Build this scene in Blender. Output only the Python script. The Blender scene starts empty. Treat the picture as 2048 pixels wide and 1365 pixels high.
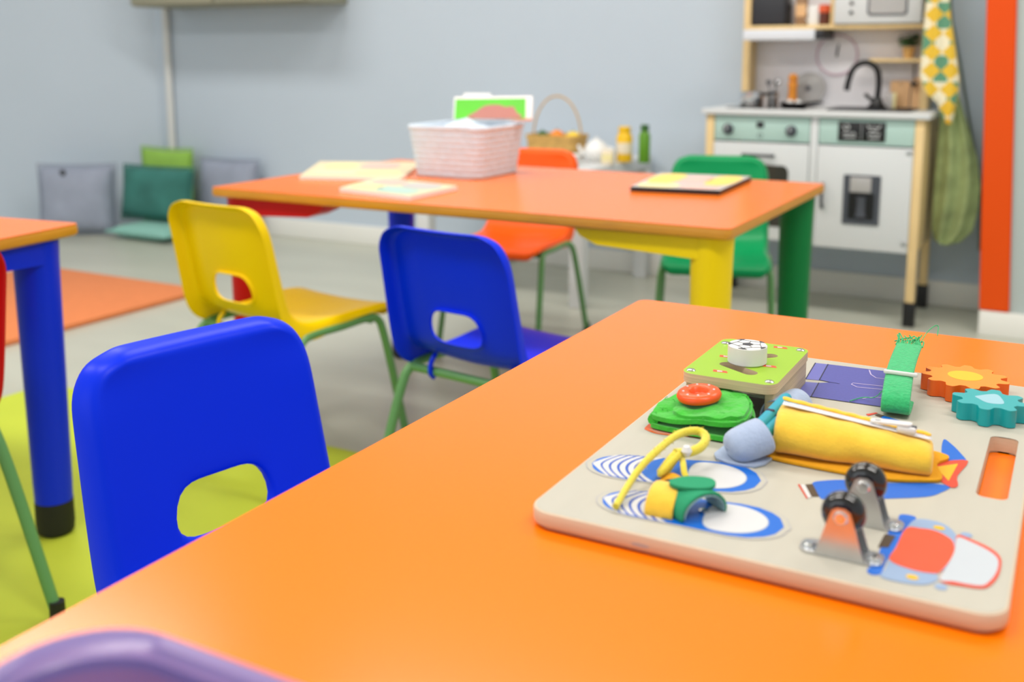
import bpy, bmesh, math, random
from mathutils import Vector, Matrix
random.seed(4)
PI = math.pi
SC = bpy.context.scene
COL = SC.collection

# ------------------------------------------------------------------ camera, sky, lights, exposure
cam_d = bpy.data.cameras.new('camera')
cam = bpy.data.objects.new('camera', cam_d); COL.objects.link(cam)
cam.location = (0, 0, .8366)
cam.rotation_euler = (PI/2 - .1626, 0, .5009)
cam_d.sensor_width = 36; cam_d.lens = 36*2088.6/2048; cam_d.shift_y = -.1119
cam_d.clip_start = .02
cam_d.dof.use_dof = True; cam_d.dof.focus_distance = .90; cam_d.dof.aperture_fstop = 5.2
SC.camera = cam

SC.view_settings.view_transform = 'Standard'; SC.view_settings.look = 'None'
SC.view_settings.gamma = 1; SC.view_settings.use_curve_mapping = False
SC.view_settings.exposure = 0.0

w = bpy.data.worlds.new('daylight'); SC.world = w; w.use_nodes = True
bg = w.node_tree.nodes['Background']; bg.inputs[0].default_value = (.93, .97, 1, 1); bg.inputs[1].default_value = .62

def area(name, loc, size, power, color=(1, 1, 1), rot=(0, 0, 0)):
    l = bpy.data.lights.new(name, 'AREA'); l.shape = 'RECTANGLE'; l.size, l.size_y = size
    l.energy = power; l.color = color
    o = bpy.data.objects.new(name, l); COL.objects.link(o); o.location = loc; o.rotation_euler = rot
    return o
for x in (-3.0, -1.2, .6):
    for y in (.2, 2.2):
        area('ceiling_panel_light', (x, y, 2.46), (1.2, .35), 22, (1, .965, .91))
area('window_daylight', (-2.2, -2.6, 1.5), (3.5, 1.8), 20, (.86, .94, 1), (PI/2, 0, 0))

# ------------------------------------------------------------------ materials
def lin(c):
    return tuple((v/255/12.92 if v/255 <= .04045 else ((v/255+.055)/1.055)**2.4) for v in c) + (1,)
def mat(name, c, rough=.5, metal=0, noise=None, bump=None, alpha=None, spec=.5, coat=0, sheen=0, trans=0, k=1):
    m = bpy.data.materials.new(name); m.use_nodes = True
    base = tuple(v*k for v in lin(c)[:3])+(1,)
    nt = m.node_tree; b = nt.nodes['Principled BSDF']
    b.inputs['Base Color'].default_value = base
    b.inputs['Roughness'].default_value = rough; b.inputs['Metallic'].default_value = metal
    b.inputs['Specular IOR Level'].default_value = spec
    if coat: b.inputs['Coat Weight'].default_value = coat; b.inputs['Coat Roughness'].default_value = .15
    if sheen: b.inputs['Sheen Weight'].default_value = sheen; b.inputs['Sheen Roughness'].default_value = .6
    if trans: b.inputs['Transmission Weight'].default_value = trans
    tc = nt.nodes.new('ShaderNodeTexCoord')
    if noise:                                    # (scale, strength, stretch xyz)
        s, a = noise[0], noise[1]
        mp = nt.nodes.new('ShaderNodeMapping'); mp.inputs['Scale'].default_value = noise[2] if len(noise) > 2 else (1, 1, 1)
        n = nt.nodes.new('ShaderNodeTexNoise'); n.inputs['Scale'].default_value = s; n.inputs['Detail'].default_value = 4
        rp = nt.nodes.new('ShaderNodeMapRange'); rp.inputs['To Min'].default_value = 1-a; rp.inputs['To Max'].default_value = 1+a
        rp.inputs['From Min'].default_value = .3; rp.inputs['From Max'].default_value = .7
        h = nt.nodes.new('ShaderNodeHueSaturation'); h.inputs['Color'].default_value = base
        nt.links.new(tc.outputs['Object'], mp.inputs['Vector']); nt.links.new(mp.outputs[0], n.inputs['Vector'])
        nt.links.new(n.outputs['Fac'], rp.inputs['Value']); nt.links.new(rp.outputs[0], h.inputs['Value'])
        nt.links.new(h.outputs[0], b.inputs['Base Color'])
    if bump:
        n2 = nt.nodes.new('ShaderNodeTexNoise'); n2.inputs['Scale'].default_value = bump[0]; n2.inputs['Detail'].default_value = 3
        bp = nt.nodes.new('ShaderNodeBump'); bp.inputs['Strength'].default_value = bump[1]; bp.inputs['Distance'].default_value = bump[2]
        nt.links.new(tc.outputs['Object'], n2.inputs['Vector']); nt.links.new(n2.outputs['Fac'], bp.inputs['Height'])
        nt.links.new(bp.outputs[0], b.inputs['Normal'])
    if alpha is not None: b.inputs['Alpha'].default_value = alpha
    return m

M = dict(
 wall=mat('wall_paint', (192, 205, 218), .75, noise=(2, .015)),
 wall2=mat('column_paint', (178, 190, 188), .75, noise=(2, .015)),
 white_trim=mat('white_baseboard', (236, 236, 230), .5, noise=(3, .02)),
 ceil=mat('ceiling_white', (240, 240, 238), .9),
 floor=mat('vinyl_floor', (188, 190, 176), .32, noise=(1.6, .07, (1, 3, 1)), spec=.5),
 orange_paint=mat('orange_trim_paint', (228, 78, 0), .45, spec=.25),
 top=mat('orange_laminate', (255, 124, 0), .22, noise=(260, .012), bump=(900, .04, .0004)),
 edge=mat('lacquered_wood_edge', (208, 142, 30), .4, noise=(14, .08, (1, 1, 6))),
 blue=mat('blue_plastic', (0, 46, 226), .36, spec=.16, bump=(500, .04, .0004)),
 yellow=mat('yellow_plastic', (252, 212, 0), .34, spec=.25),
 orange=mat('orange_plastic', (255, 94, 14), .36, spec=.25),
 green=mat('green_plastic', (0, 146, 84), .36, spec=.25),
 red=mat('red_plastic', (214, 12, 22), .36, spec=.25),
 leg_blue=mat('blue_leg_plastic', (0, 44, 226), .38, spec=.25), leg_yellow=mat('yellow_leg_plastic', (246, 212, 0), .4, spec=.25),
 leg_green=mat('green_leg_plastic', (0, 120, 56), .42, spec=.25), leg_red=mat('red_leg_plastic', (186, 8, 14), .4, spec=.25),
 tube=mat('green_enamel_tube', (96, 150, 88), .38, spec=.5),
 black=mat('black_rubber', (16, 17, 19), .6), gloss_black=mat('glossy_black', (10, 8, 9), .12, coat=.6),
 wood=mat('birch_wood', (184, 180, 167), .5, noise=(9, .03, (6, 1, 1))),
 wood_edge=mat('birch_edge', (206, 190, 166), .55, noise=(30, .05, (1, 1, 14))),
 pine=mat('pine_wood', (232, 202, 146), .5, noise=(8, .06, (6, 6, 1))),
 ply=mat('plywood_edge', (206, 184, 150), .6, noise=(40, .14, (.2, .2, 18))),
 p_blue=mat('print_blue', (10, 112, 222), .4, k=.8), p_blue2=mat('print_deep_blue', (34, 88, 200), .4, k=.8), p_white=mat('print_white', (242, 242, 244), .4, k=0.7),
 p_grey=mat('print_grey', (206, 204, 204), .5, k=0.66), p_jeans=mat('print_indigo', (92, 94, 178), .45, noise=(400, .05), k=.8),
 p_cuff=mat('print_light_indigo', (116, 118, 198), .45, k=.8), p_line=mat('print_dark_line', (40, 40, 70), .5), p_pink=mat('print_pale_seam', (206, 190, 232), .5, k=.8),
 p_red=mat('print_red', (236, 78, 48), .42, k=.8), p_red2=mat('print_coral', (250, 92, 52), .42, k=.8), p_dark=mat('print_dark_brown', (72, 56, 40), .5),
 p_yel=mat('print_yellow', (252, 200, 20), .42, k=.8), p_lblue=mat('print_light_blue', (164, 190, 226), .42, k=0.72), p_glass=mat('print_pale_glass', (222, 230, 238), .4, k=0.7),
 p_orange=mat('print_orange', (244, 104, 30), .42, k=.8), p_lip=mat('print_lip', (222, 150, 128), .45, k=.8),
 lime=mat('lime_print', (152, 192, 44), .42), ink=mat('ink_dark_grey', (66, 66, 70), .45),
 felt_green=mat('green_felt', (44, 188, 22), .95, noise=(160, .08), bump=(420, .5, .0012), sheen=.3, k=.88),
 felt_yellow=mat('yellow_felt', (238, 192, 48), .95, noise=(130, .05), bump=(500, .45, .001), sheen=.3),
 felt_amber=mat('amber_felt', (240, 170, 14), .95, noise=(130, .05), bump=(500, .4, .001), k=.8),
 felt_blue=mat('light_blue_felt', (176, 194, 226), .95, noise=(160, .05), bump=(500, .45, .001), sheen=.3, k=.8),
 felt_teal=mat('green_strap_felt', (36, 160, 112), .9, bump=(500, .4, .001), k=.8),
 velcro=mat('pale_velcro', (150, 190, 196), .9, bump=(900, .6, .001), k=.8),
 webbing=mat('green_webbing', (44, 192, 116), .9, noise=(300, .1), bump=(420, .8, .0015), sheen=.2, k=.8),
 lace=mat('yellow_lace', (246, 226, 58), .9, bump=(600, .6, .001), sheen=.3, k=.8),
 zip=mat('white_zip', (240, 240, 244), .5, bump=(500, .3, .0006), k=0.9), plastic_white=mat('white_plastic', (240, 240, 240), .35, k=0.85),
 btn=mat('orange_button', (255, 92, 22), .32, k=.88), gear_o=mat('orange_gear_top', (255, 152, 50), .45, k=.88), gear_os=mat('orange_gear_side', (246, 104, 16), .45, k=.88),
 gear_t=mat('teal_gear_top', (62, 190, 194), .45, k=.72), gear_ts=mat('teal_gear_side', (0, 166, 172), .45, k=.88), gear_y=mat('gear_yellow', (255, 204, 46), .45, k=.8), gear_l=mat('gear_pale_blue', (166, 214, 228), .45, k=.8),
 teal_rod=mat('teal_crayon', (40, 172, 198), .5, k=.8),
 steel=mat('zinc_steel', (206, 208, 210), .3, 1, noise=(60, .05)), chrome=mat('bright_chrome', (226, 228, 230), .16, 1),
 purple=mat('purple_plastic', (150, 134, 200), .3, trans=.45), 
 basket=mat('white_wicker', (212, 226, 240), .8, noise=(40, .04), bump=(70, .8, .006)),
 k_white=mat('kitchen_white', (215, 218, 219), .4), k_mint=mat('kitchen_mint', (180, 210, 202), .45), k_grey=mat('dark_grey_plastic', (72, 76, 84), .45),
 k_dgrey=mat('charcoal_plastic', (36, 38, 44), .45), k_black=mat('matt_black', (18, 18, 20), .4), k_panel=mat('kitchen_back_panel', (238, 236, 240), .5),
 smoke=mat('smoked_window', (60, 58, 54), .2), dish=mat('dish_white', (240, 240, 238), .3), hood=mat('hood_silver', (222, 226, 234), .3),
 grey_glass=mat('grey_window', (176, 174, 172), .25),
 cush_grey=mat('grey_cushion', (152, 160, 178), .95, noise=(14, .06), bump=(60, .4, .004)),
 cush_teal=mat('teal_cushion', (56, 118, 110), .95, noise=(9, .2), bump=(40, .4, .004)),
 cush_mint=mat('mint_cushion', (138, 190, 178), .95, bump=(40, .3, .004)),
 cush_lime=mat('lime_cushion', (148, 194, 84), .95, noise=(10, .06), bump=(40, .4, .004)),
 rug_o=mat('orange_mat', (224, 132, 78), .8, noise=(30, .03), bump=(200, .3, .001)),
 rug_g=mat('lime_mat', (186, 202, 52), .7, noise=(4, .05), bump=(200, .3, .001)),
 cupboard=mat('olive_cupboard', (150, 148, 128), .6), pipe=mat('pipe_white', (214, 216, 214), .5),
 bag=mat('olive_mesh_bag', (158, 174, 120), .85, noise=(14, .32), bump=(30, .6, .006)),
 cable=mat('grey_green_cable', (120, 134, 122), .5),
 wicker=mat('natural_wicker', (206, 164, 92), .8, noise=(50, .15), bump=(90, .8, .004)),
 fruit_o=mat('orange_toy', (255, 146, 40), .5), fruit_y=mat('lemon_toy', (250, 214, 60), .5), leaf=mat('leaf_green', (50, 96, 40), .6, noise=(40, .25)),
 terracotta=mat('terracotta_pot', (206, 160, 92), .7), amber=mat('amber_wood', (222, 140, 40), .5), tan=mat('tan_wood', (222, 178, 128), .55, noise=(10, .05, (6, 1, 1))),
 jar_y=mat('yellow_label', (246, 196, 20), .4), cream=mat('cream_label', (240, 226, 200), .5), jar_g=mat('green_bottle', (92, 148, 30), .35),
 book_g=mat('bright_green_cover', (96, 206, 50), .4, noise=(5, .12)), book_b=mat('brown_drawing', (184, 120, 110), .5), paper=mat('paper_white', (240, 238, 236), .6),
 pale_green=mat('pale_green_page', (206, 220, 184), .5), pale_yellow=mat('pale_yellow_page', (240, 228, 168), .5), pale_pink=mat('pale_pink_page', (236, 190, 178), .5),
 sand=mat('sand_page', (228, 214, 178), .5), grey_page=mat('grey_page', (196, 192, 190), .5), mango=mat('mango_page', (248, 214, 110), .5),
 ring=mat('rose_ring', (206, 176, 190), .5), dark_red=mat('dark_red_jar', (96, 48, 36), .4), red_lid=mat('red_orange_lid', (220, 92, 50), .45), brown=mat('brown_box', (150, 116, 84), .6),
)
def clear_glass():
    m = bpy.data.materials.new('clear_glass'); m.use_nodes = True
    b = m.node_tree.nodes['Principled BSDF']; b.inputs['Transmission Weight'].default_value = .85
    b.inputs['Roughness'].default_value = .08; b.inputs['Base Color'].default_value = (.9, .9, .88, 1)
    return m
M['glass'] = clear_glass()
def towel_mat():
    m = bpy.data.materials.new('triangle_pattern_cloth'); m.use_nodes = True; nt = m.node_tree
    b = nt.nodes['Principled BSDF']; b.inputs['Roughness'].default_value = .9
    tc = nt.nodes.new('ShaderNodeTexCoord'); mp = nt.nodes.new('ShaderNodeMapping')
    mp.inputs['Rotation'].default_value = (0, .785, 0); mp.inputs['Scale'].default_value = (25, 0.001, 25)
    ck = nt.nodes.new('ShaderNodeTexChecker'); ck.inputs['Scale'].default_value = 1
    ck.inputs['Color2'].default_value = lin((230, 190, 60)); ck.inputs['Color1'].default_value = lin((238, 230, 200))
    mp2 = nt.nodes.new('ShaderNodeMapping'); mp2.inputs['Rotation'].default_value = (0, 0, 0); mp2.inputs['Scale'].default_value = (25, .001, 12.5); mp2.inputs['Location'].default_value = (.5, 0, .3)
    ck2 = nt.nodes.new('ShaderNodeTexChecker'); ck2.inputs['Scale'].default_value = 1
    mx = nt.nodes.new('ShaderNodeMix'); mx.data_type = 'RGBA'
    for m_, c_ in ((mp, ck), (mp2, ck2)):
        nt.links.new(tc.outputs['Object'], m_.inputs[0]); nt.links.new(m_.outputs[0], c_.inputs['Vector'])
    m2 = nt.nodes.new('ShaderNodeMath'); m2.operation = 'MULTIPLY'
    nt.links.new(ck.outputs['Fac'], m2.inputs[0]); nt.links.new(ck2.outputs['Fac'], m2.inputs[1])
    nt.links.new(m2.outputs[0], mx.inputs['Factor'])
    nt.links.new(ck.outputs['Color'], mx.inputs['A']); mx.inputs['B'].default_value = lin((98, 152, 122))
    nt.links.new(mx.outputs['Result'], b.inputs['Base Color'])
    return m
M['towel'] = towel_mat()

# ------------------------------------------------------------------ mesh helpers
def obj(name, bm, mats, parent=None, label=None, angle=35, subsurf=0, solid=0, flat=False):
    if not isinstance(mats, (list, tuple)): mats = [mats]
    bmesh.ops.recalc_face_normals(bm, faces=bm.faces)
    if not flat:
        for f in bm.faces: f.smooth = True
        if not subsurf:
            for e in bm.edges:
                if len(e.link_faces) == 2 and e.calc_face_angle(0) > math.radians(angle): e.smooth = False
    me = bpy.data.meshes.new(name); bm.to_mesh(me); bm.free()
    for m in mats: me.materials.append(M[m] if isinstance(m, str) else m)
    o = bpy.data.objects.new(name, me); COL.objects.link(o)
    if parent: o.parent = parent
    if label: o['label'] = label
    if solid:
        s = o.modifiers.new('thickness', 'SOLIDIFY'); s.thickness = solid; s.offset = 0
    if subsurf:
        s = o.modifiers.new('smooth', 'SUBSURF'); s.levels = s.render_levels = subsurf
    return o
def tag(o, label, cat, group=None):
    o['label'] = label; o['category'] = cat
    if group: o['group'] = group
    return o
def thing(name, label, cat, loc=(0, 0, 0), rz=0, group=None):
    o = bpy.data.objects.new(name, None); COL.objects.link(o); o.empty_display_size = .05
    o.location = loc; o.rotation_euler = (0, 0, rz)
    return tag(o, label, cat, group)
def struct(name, bm, m, **k):
    o = obj(name, bm, m, **k); o['kind'] = 'structure'; return o
def B(): return bmesh.new()
def merge(bm, src, mi=0):
    me = bpy.data.meshes.new('tmp'); src.to_mesh(me); src.free()
    n = len(bm.faces); bm.from_mesh(me); bpy.data.meshes.remove(me)
    bm.faces.ensure_lookup_table()
    for f in bm.faces[n:]: f.material_index = mi
    return bm
def box(bm, x0, x1, y0, y1, z0, z1, bev=0, mi=0, seg=2, rot=None, at=None):
    b = B(); bmesh.ops.create_cube(b, size=1)
    for v in b.verts: v.co = Vector(((x0+x1)/2+v.co.x*(x1-x0), (y0+y1)/2+v.co.y*(y1-y0), (z0+z1)/2+v.co.z*(z1-z0)))
    if bev: bmesh.ops.bevel(b, geom=b.edges[:], offset=bev, segments=seg, affect='EDGES', profile=.5)
    if rot is not None:
        c = Vector(at) if at else Vector(((x0+x1)/2, (y0+y1)/2, (z0+z1)/2))
        for v in b.verts: v.co = c + rot @ (v.co - c)
    return merge(bm, b, mi)
def lathe(bm, prof, c=(0, 0, 0), n=32, mi=0, axis='Z', sx=1, sy=1):
    b = B(); rings = []
    for r, z in prof:
        rings.append([b.verts.new((r*math.cos(2*PI*i/n)*sx, r*math.sin(2*PI*i/n)*sy, z)) for i in range(n)] if r > 1e-6 else [b.verts.new((0, 0, z))])
    for a, d in zip(rings, rings[1:]):
        for i in range(n):
            j = (i+1) % n
            if len(a) == 1 and len(d) == 1: continue
            if len(a) == 1: b.faces.new((a[0], d[j], d[i]))
            elif len(d) == 1: b.faces.new((a[i], a[j], d[0]))
            else: b.faces.new((a[i], a[j], d[j], d[i]))
    if axis == 'X': rm = Matrix.Rotation(PI/2, 3, 'Y')
    elif axis == 'Y': rm = Matrix.Rotation(-PI/2, 3, 'X')
    elif isinstance(axis, Matrix): rm = axis
    else: rm = Matrix.Identity(3)
    for v in b.verts: v.co = Vector(c) + rm @ v.co
    return merge(bm, b, mi)
def cyl(bm, c, r, h, n=28, mi=0, axis='Z', bev=0):
    if bev: p = [(0, 0), (r-bev, 0), (r-bev*.3, bev*.3), (r, bev), (r, h-bev), (r-bev*.3, h-bev*.3), (r-bev, h), (0, h)]
    else: p = [(0, 0), (r, 0), (r, h), (0, h)]
    return lathe(bm, p, c, n, mi, axis)
def smooth_path(pts, it=2):
    P = [Vector(p) for p in pts]
    for _ in range(it):
        Q = [P[0]]
        for a, b in zip(P, P[1:]): Q += [a*.75+b*.25, a*.25+b*.75]
        P = Q + [P[-1]]
    return P
def tube(bm, pts, r, n=12, mi=0, smooth=2, sx=1, taper=None):
    P = smooth_path(pts, smooth); b = B(); rings = []; up = None
    for i, p in enumerate(P):
        t = (P[min(i+1, len(P)-1)]-P[max(i-1, 0)]).normalized()
        if up is None:
            up = Vector((0, 0, 1)) if abs(t.z) < .9 else Vector((1, 0, 0))
        s = t.cross(up).normalized(); up = s.cross(t).normalized()
        rr = r if taper is None else r*(taper[0]+(taper[1]-taper[0])*i/(len(P)-1))
        rings.append([b.verts.new(p+(s*math.cos(2*PI*k/n)*sx+up*math.sin(2*PI*k/n))*rr) for k in range(n)])
    for a, d in zip(rings, rings[1:]):
        for k in range(n): b.faces.new((a[k], a[(k+1) % n], d[(k+1) % n], d[k]))
    b.faces.new(rings[0][::-1]); b.faces.new(rings[-1])
    return merge(bm, b, mi)
def rrect(x0, x1, y0, y1, r, n=6):
    o = []
    for cx, cy, a in ((x1-r, y1-r, 0), (x0+r, y1-r, 90), (x0+r, y0+r, 180), (x1-r, y0+r, 270)):
        for i in range(n+1):
            t = math.radians(a+90*i/n); o.append((cx+r*math.cos(t), cy+r*math.sin(t)))
    return o
def ell(cx, cy, rx, ry, n=20, a=0):
    return [(cx+rx*math.cos(t)*math.cos(a)-ry*math.sin(t)*math.sin(a), cy+rx*math.cos(t)*math.sin(a)+ry*math.sin(t)*math.cos(a)) for t in [2*PI*i/n for i in range(n)]]
def capsule(p, q, r, n=8):
    p, q = Vector(p), Vector(q); a = math.atan2((q-p).y, (q-p).x)
    return [(q.x+r*math.cos(a-PI/2+PI*i/n), q.y+r*math.sin(a-PI/2+PI*i/n)) for i in range(n+1)] + [(p.x+r*math.cos(a+PI/2+PI*i/n), p.y+r*math.sin(a+PI/2+PI*i/n)) for i in range(n+1)]
def plate(bm, outer, z0, z1, holes=(), mi=0, side_mi=None, bev=0):
    """extruded outline with holes"""
    b = B(); edges = []
    for loop in [outer]+list(holes):
        vs = [b.verts.new((x, y, 0)) for x, y in loop]
        edges += [b.edges.new((vs[i], vs[(i+1) % len(vs)])) for i in range(len(vs))]
    bmesh.ops.triangle_fill(b, use_beauty=True, use_dissolve=False, edges=edges)
    for f in b.faces:
        if f.normal.z < 0: f.normal_flip()
    for f in b.faces: f.material_index = mi
    for v in b.verts: v.co.z = z1
    if z1 > z0:
        r = bmesh.ops.extrude_face_region(b, geom=b.faces[:])
        nv = [g for g in r['geom'] if isinstance(g, bmesh.types.BMVert)]
        nf = [g for g in r['geom'] if isinstance(g, bmesh.types.BMFace)]
        for v in nv: v.co.z = z0
        if side_mi is not None:
            for f in b.faces:
                if len({round(v.co.z, 6) for v in f.verts}) > 1: f.material_index = side_mi
    me = bpy.data.meshes.new('tmp'); b.to_mesh(me); b.free(); bm.from_mesh(me); bpy.data.meshes.remove(me)
    return bm
def print_layer(bm, pts, z, mi=0):
    return plate(bm, pts, z-.0001, z, mi=mi)
def cr(pts, k=4):
    """closed catmull-rom through an outline"""
    n = len(pts); o = []
    for i in range(n):
        p0, p1, p2, p3 = [Vector((*pts[(i+d) % n], 0)) for d in (-1, 0, 1, 2)]
        for j in range(k):
            t = j/k
            v = .5*((2*p1)+(p2-p0)*t+(2*p0-5*p1+4*p2-p3)*t*t+(3*p1-p0-3*p2+p3)*t**3); o.append((v.x, v.y))
    return o
def loft(bm, rings, mi=0, closed=True, caps=False):
    b = B(); R_ = [[b.verts.new(p) for p in r] for r in rings]; n = len(rings[0])
    for a, d in zip(R_, R_[1:]):
        for k in range(n if closed else n-1): b.faces.new((a[k], a[(k+1) % n], d[(k+1) % n], d[k]))
    if caps: b.faces.new(R_[0][::-1]); b.faces.new(R_[-1])
    return merge(bm, b, mi)
def copy_tree(o, parent=None):
    c = o.copy(); COL.objects.link(c)
    if parent: c.parent = parent
    for ch in list(o.children): copy_tree(ch, c)
    return c

# ------------------------------------------------------------------ room
YW = 3.7228
b = B(); box(b, -6.5, 2.2, -3.2, YW+.1, -.1, 0); struct('floor', b, 'floor')
b = B(); box(b, -4.035, 2.2, YW, YW+.1, 0, 2.5); struct('wall_back', b, 'wall')
wd = Vector((-.788, -.616, 0)).normalized(); wn = Vector((-wd.y, wd.x, 0))
if wn.y < 0: wn = -wn
def along(p, s, off=0): return p + wd*s + wn*off
c0 = Vector((-4.035, YW, 0))
def obl(z0, z1, s0, s1, o0, o1):
    b = B()
    vs = [b.verts.new(along(c0, s, o)+Vector((0, 0, z))) for z in (z0, z1) for s, o in ((s0, o0), (s1, o0), (s1, o1), (s0, o1))]
    for q in ((0, 1, 2, 3), (4, 5, 6, 7), (0, 1, 5, 4), (1, 2, 6, 5), (2, 3, 7, 6), (3, 0, 4, 7)): b.faces.new([vs[i] for i in q])
    return b
struct('wall_left', obl(0, 2.5, 0, 2.9, 0, .1), 'wall')
b = B(); box(b, -6.5, 2.2, -3.2, YW+.1, 2.5, 2.6); struct('ceiling', b, 'ceil')
b = B(); box(b, -4.03, -.2, YW-.012, YW+.001, 0, .085, .003); struct('baseboard_back', b, 'white_trim')
# column with the orange upright, both leaning a touch as they do in the place
YC = 3.385
b = B()
vs = [b.verts.new((x, y, z)) for z, xl in ((0, -.232), (2.5, -.343)) for x, y in ((xl, YC), (2.2, YC), (2.2, YW), (xl, YW))]
for q in ((0, 1, 2, 3), (4, 5, 6, 7), (0, 1, 5, 4), (1, 2, 6, 5), (2, 3, 7, 6), (3, 0, 4, 7)): b.faces.new([vs[i] for i in q])
struct('wall_right', b, 'wall2')
b = B()
vs = [b.verts.new((x, y, z)) for z, xl, xr in ((.078, -.238, -.1555), (2.45, -.343, -.268)) for x, y in ((xl, YC-.012), (xr, YC-.012), (xr, YC), (xl, YC))]
for q in ((0, 1, 2, 3), (4, 5, 6, 7), (0, 1, 5, 4), (1, 2, 6, 5), (2, 3, 7, 6), (3, 0, 4, 7)): b.faces.new([vs[i] for i in q])
bmesh.ops.bevel(b, geom=b.edges[:], offset=.003, segments=2, affect='EDGES')
struct('trim_1', b, 'orange_paint')
b = B(); box(b, -.237, 2.2, YC-.016, YC, 0, .076, .003); struct('baseboard_right', b, 'white_trim')
# pipe in the corner and cupboard
b = B(); tube(b, [(-3.93, YW-.022, .02), (-3.93, YW-.022, 2.48)], .018, 14, smooth=0); struct('trim_2', b, 'pipe')
t = thing('wall_cupboard', 'olive grey wall cupboard high on the back wall, seen from just below', 'cupboard', (-3.36, YW-.14, 1.055))
b = B(); box(b, -.51, .51, -.13, .138, 0, .7, .006); obj('carcass', b, 'cupboard', t)
for s in (-1, 1):
    b = B(); box(b, s*.255-.25, s*.255+.25, -.15, -.131, .005, .695, .004); obj('door', b, 'cupboard', t)

# ------------------------------------------------------------------ tables
HT = .55
def table(label, x0, x1, y0, y1, legs, rz=0, org=None, arm=.25, along=0):
    """legs: {(sx,sy): material}"""
    cx, cy = (x0+x1)/2, (y0+y1)/2
    t = thing('classroom_table', label, 'table', (cx, cy, 0))
    hx, hy = (x1-x0)/2, (y1-y0)/2
    if rz:
        o = Vector(org); t.rotation_euler = (0, 0, rz)
        t.location = o + Vector((0, 0, .0014)) + Matrix.Rotation(rz, 3, 'Z') @ (Vector((cx, cy, 0))-o)
    b = B(); plate(b, rrect(-hx, hx, -hy, hy, .012, 5), HT-.0018, HT); obj('tabletop', b, 'top', t, 'orange laminate surface')
    # rounded lacquered edge and core
    b = B(); rings = []
    for d, z in ((.012, HT-.022), (.003, HT-.0205), (-.0006, HT-.017), (-.0012, HT-.011), (-.0006, HT-.005), (.0006, HT-.0018)):
        rings.append([(x, y, z) for x, y in rrect(-hx+d, hx-d, -hy+d, hy-d, .013, 5)])
    loft(b, rings, caps=True); obj('wooden_edge', b, 'edge', t, 'ochre wooden edge')
    for (sx, sy), m in legs.items():
        lx, ly = sx*(hx-.048), sy*(hy-.055)
        b = B()
        lathe(b, [(.0, .06), (.0315, .06), (.0325, .1), (.037, HT-.06), (.0385, HT-.023), (0, HT-.023)], (lx, ly, 0), 30)
        # moulded arms reaching along both edges
        for ax in (along,):
            L = arm
            s = sx if ax == 0 else sy
            prof = [(0, -.062), (L-.045, -.052), (L-.012, -.038), (L, -.023), (0, -.023)]
            rings = []
            for off in (-.034, .034):
                ring = []
                for d, z in prof:
                    ring.append((lx-s*d, ly+off, HT+z) if ax == 0 else (lx+off, ly-s*d, HT+z))
                rings.append(ring)
            loft(b, rings, caps=True)
        lg = obj('leg', b, m, t, angle=30)
        b = B(); lathe(b, [(0, 0), (.024, 0), (.031, .006), (.0325, .02), (.0322, .062), (0, .062)], (lx, ly, 0), 30)
        obj('rubber_foot', b, 'black', lg, 'black foot')
    return t
table('orange school table in the foreground carrying the wooden activity board', -.4475, .24, -.03, 1.138,
      {(-1, 1): 'leg_blue', (1, 1): 'leg_yellow', (-1, -1): 'leg_green', (1, -1): 'leg_red'}, along=1)
table('orange school table in the middle with white basket, yellow and green legs', -1.679, -.506, 1.683, 2.40,
      {(1, -1): 'leg_yellow', (1, 1): 'leg_green', (-1, -1): 'leg_red', (-1, 1): 'leg_blue'})
table('orange school table cut off at the left edge, standing on a blue leg', -2.7, -1.505, .50, 1.1999,
      {(1, 1): 'leg_blue', (1, -1): 'leg_blue', (-1, 1): 'leg_red', (-1, -1): 'leg_green'}, rz=.13, org=(-1.505, 1.1999, 0), along=1)

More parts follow.
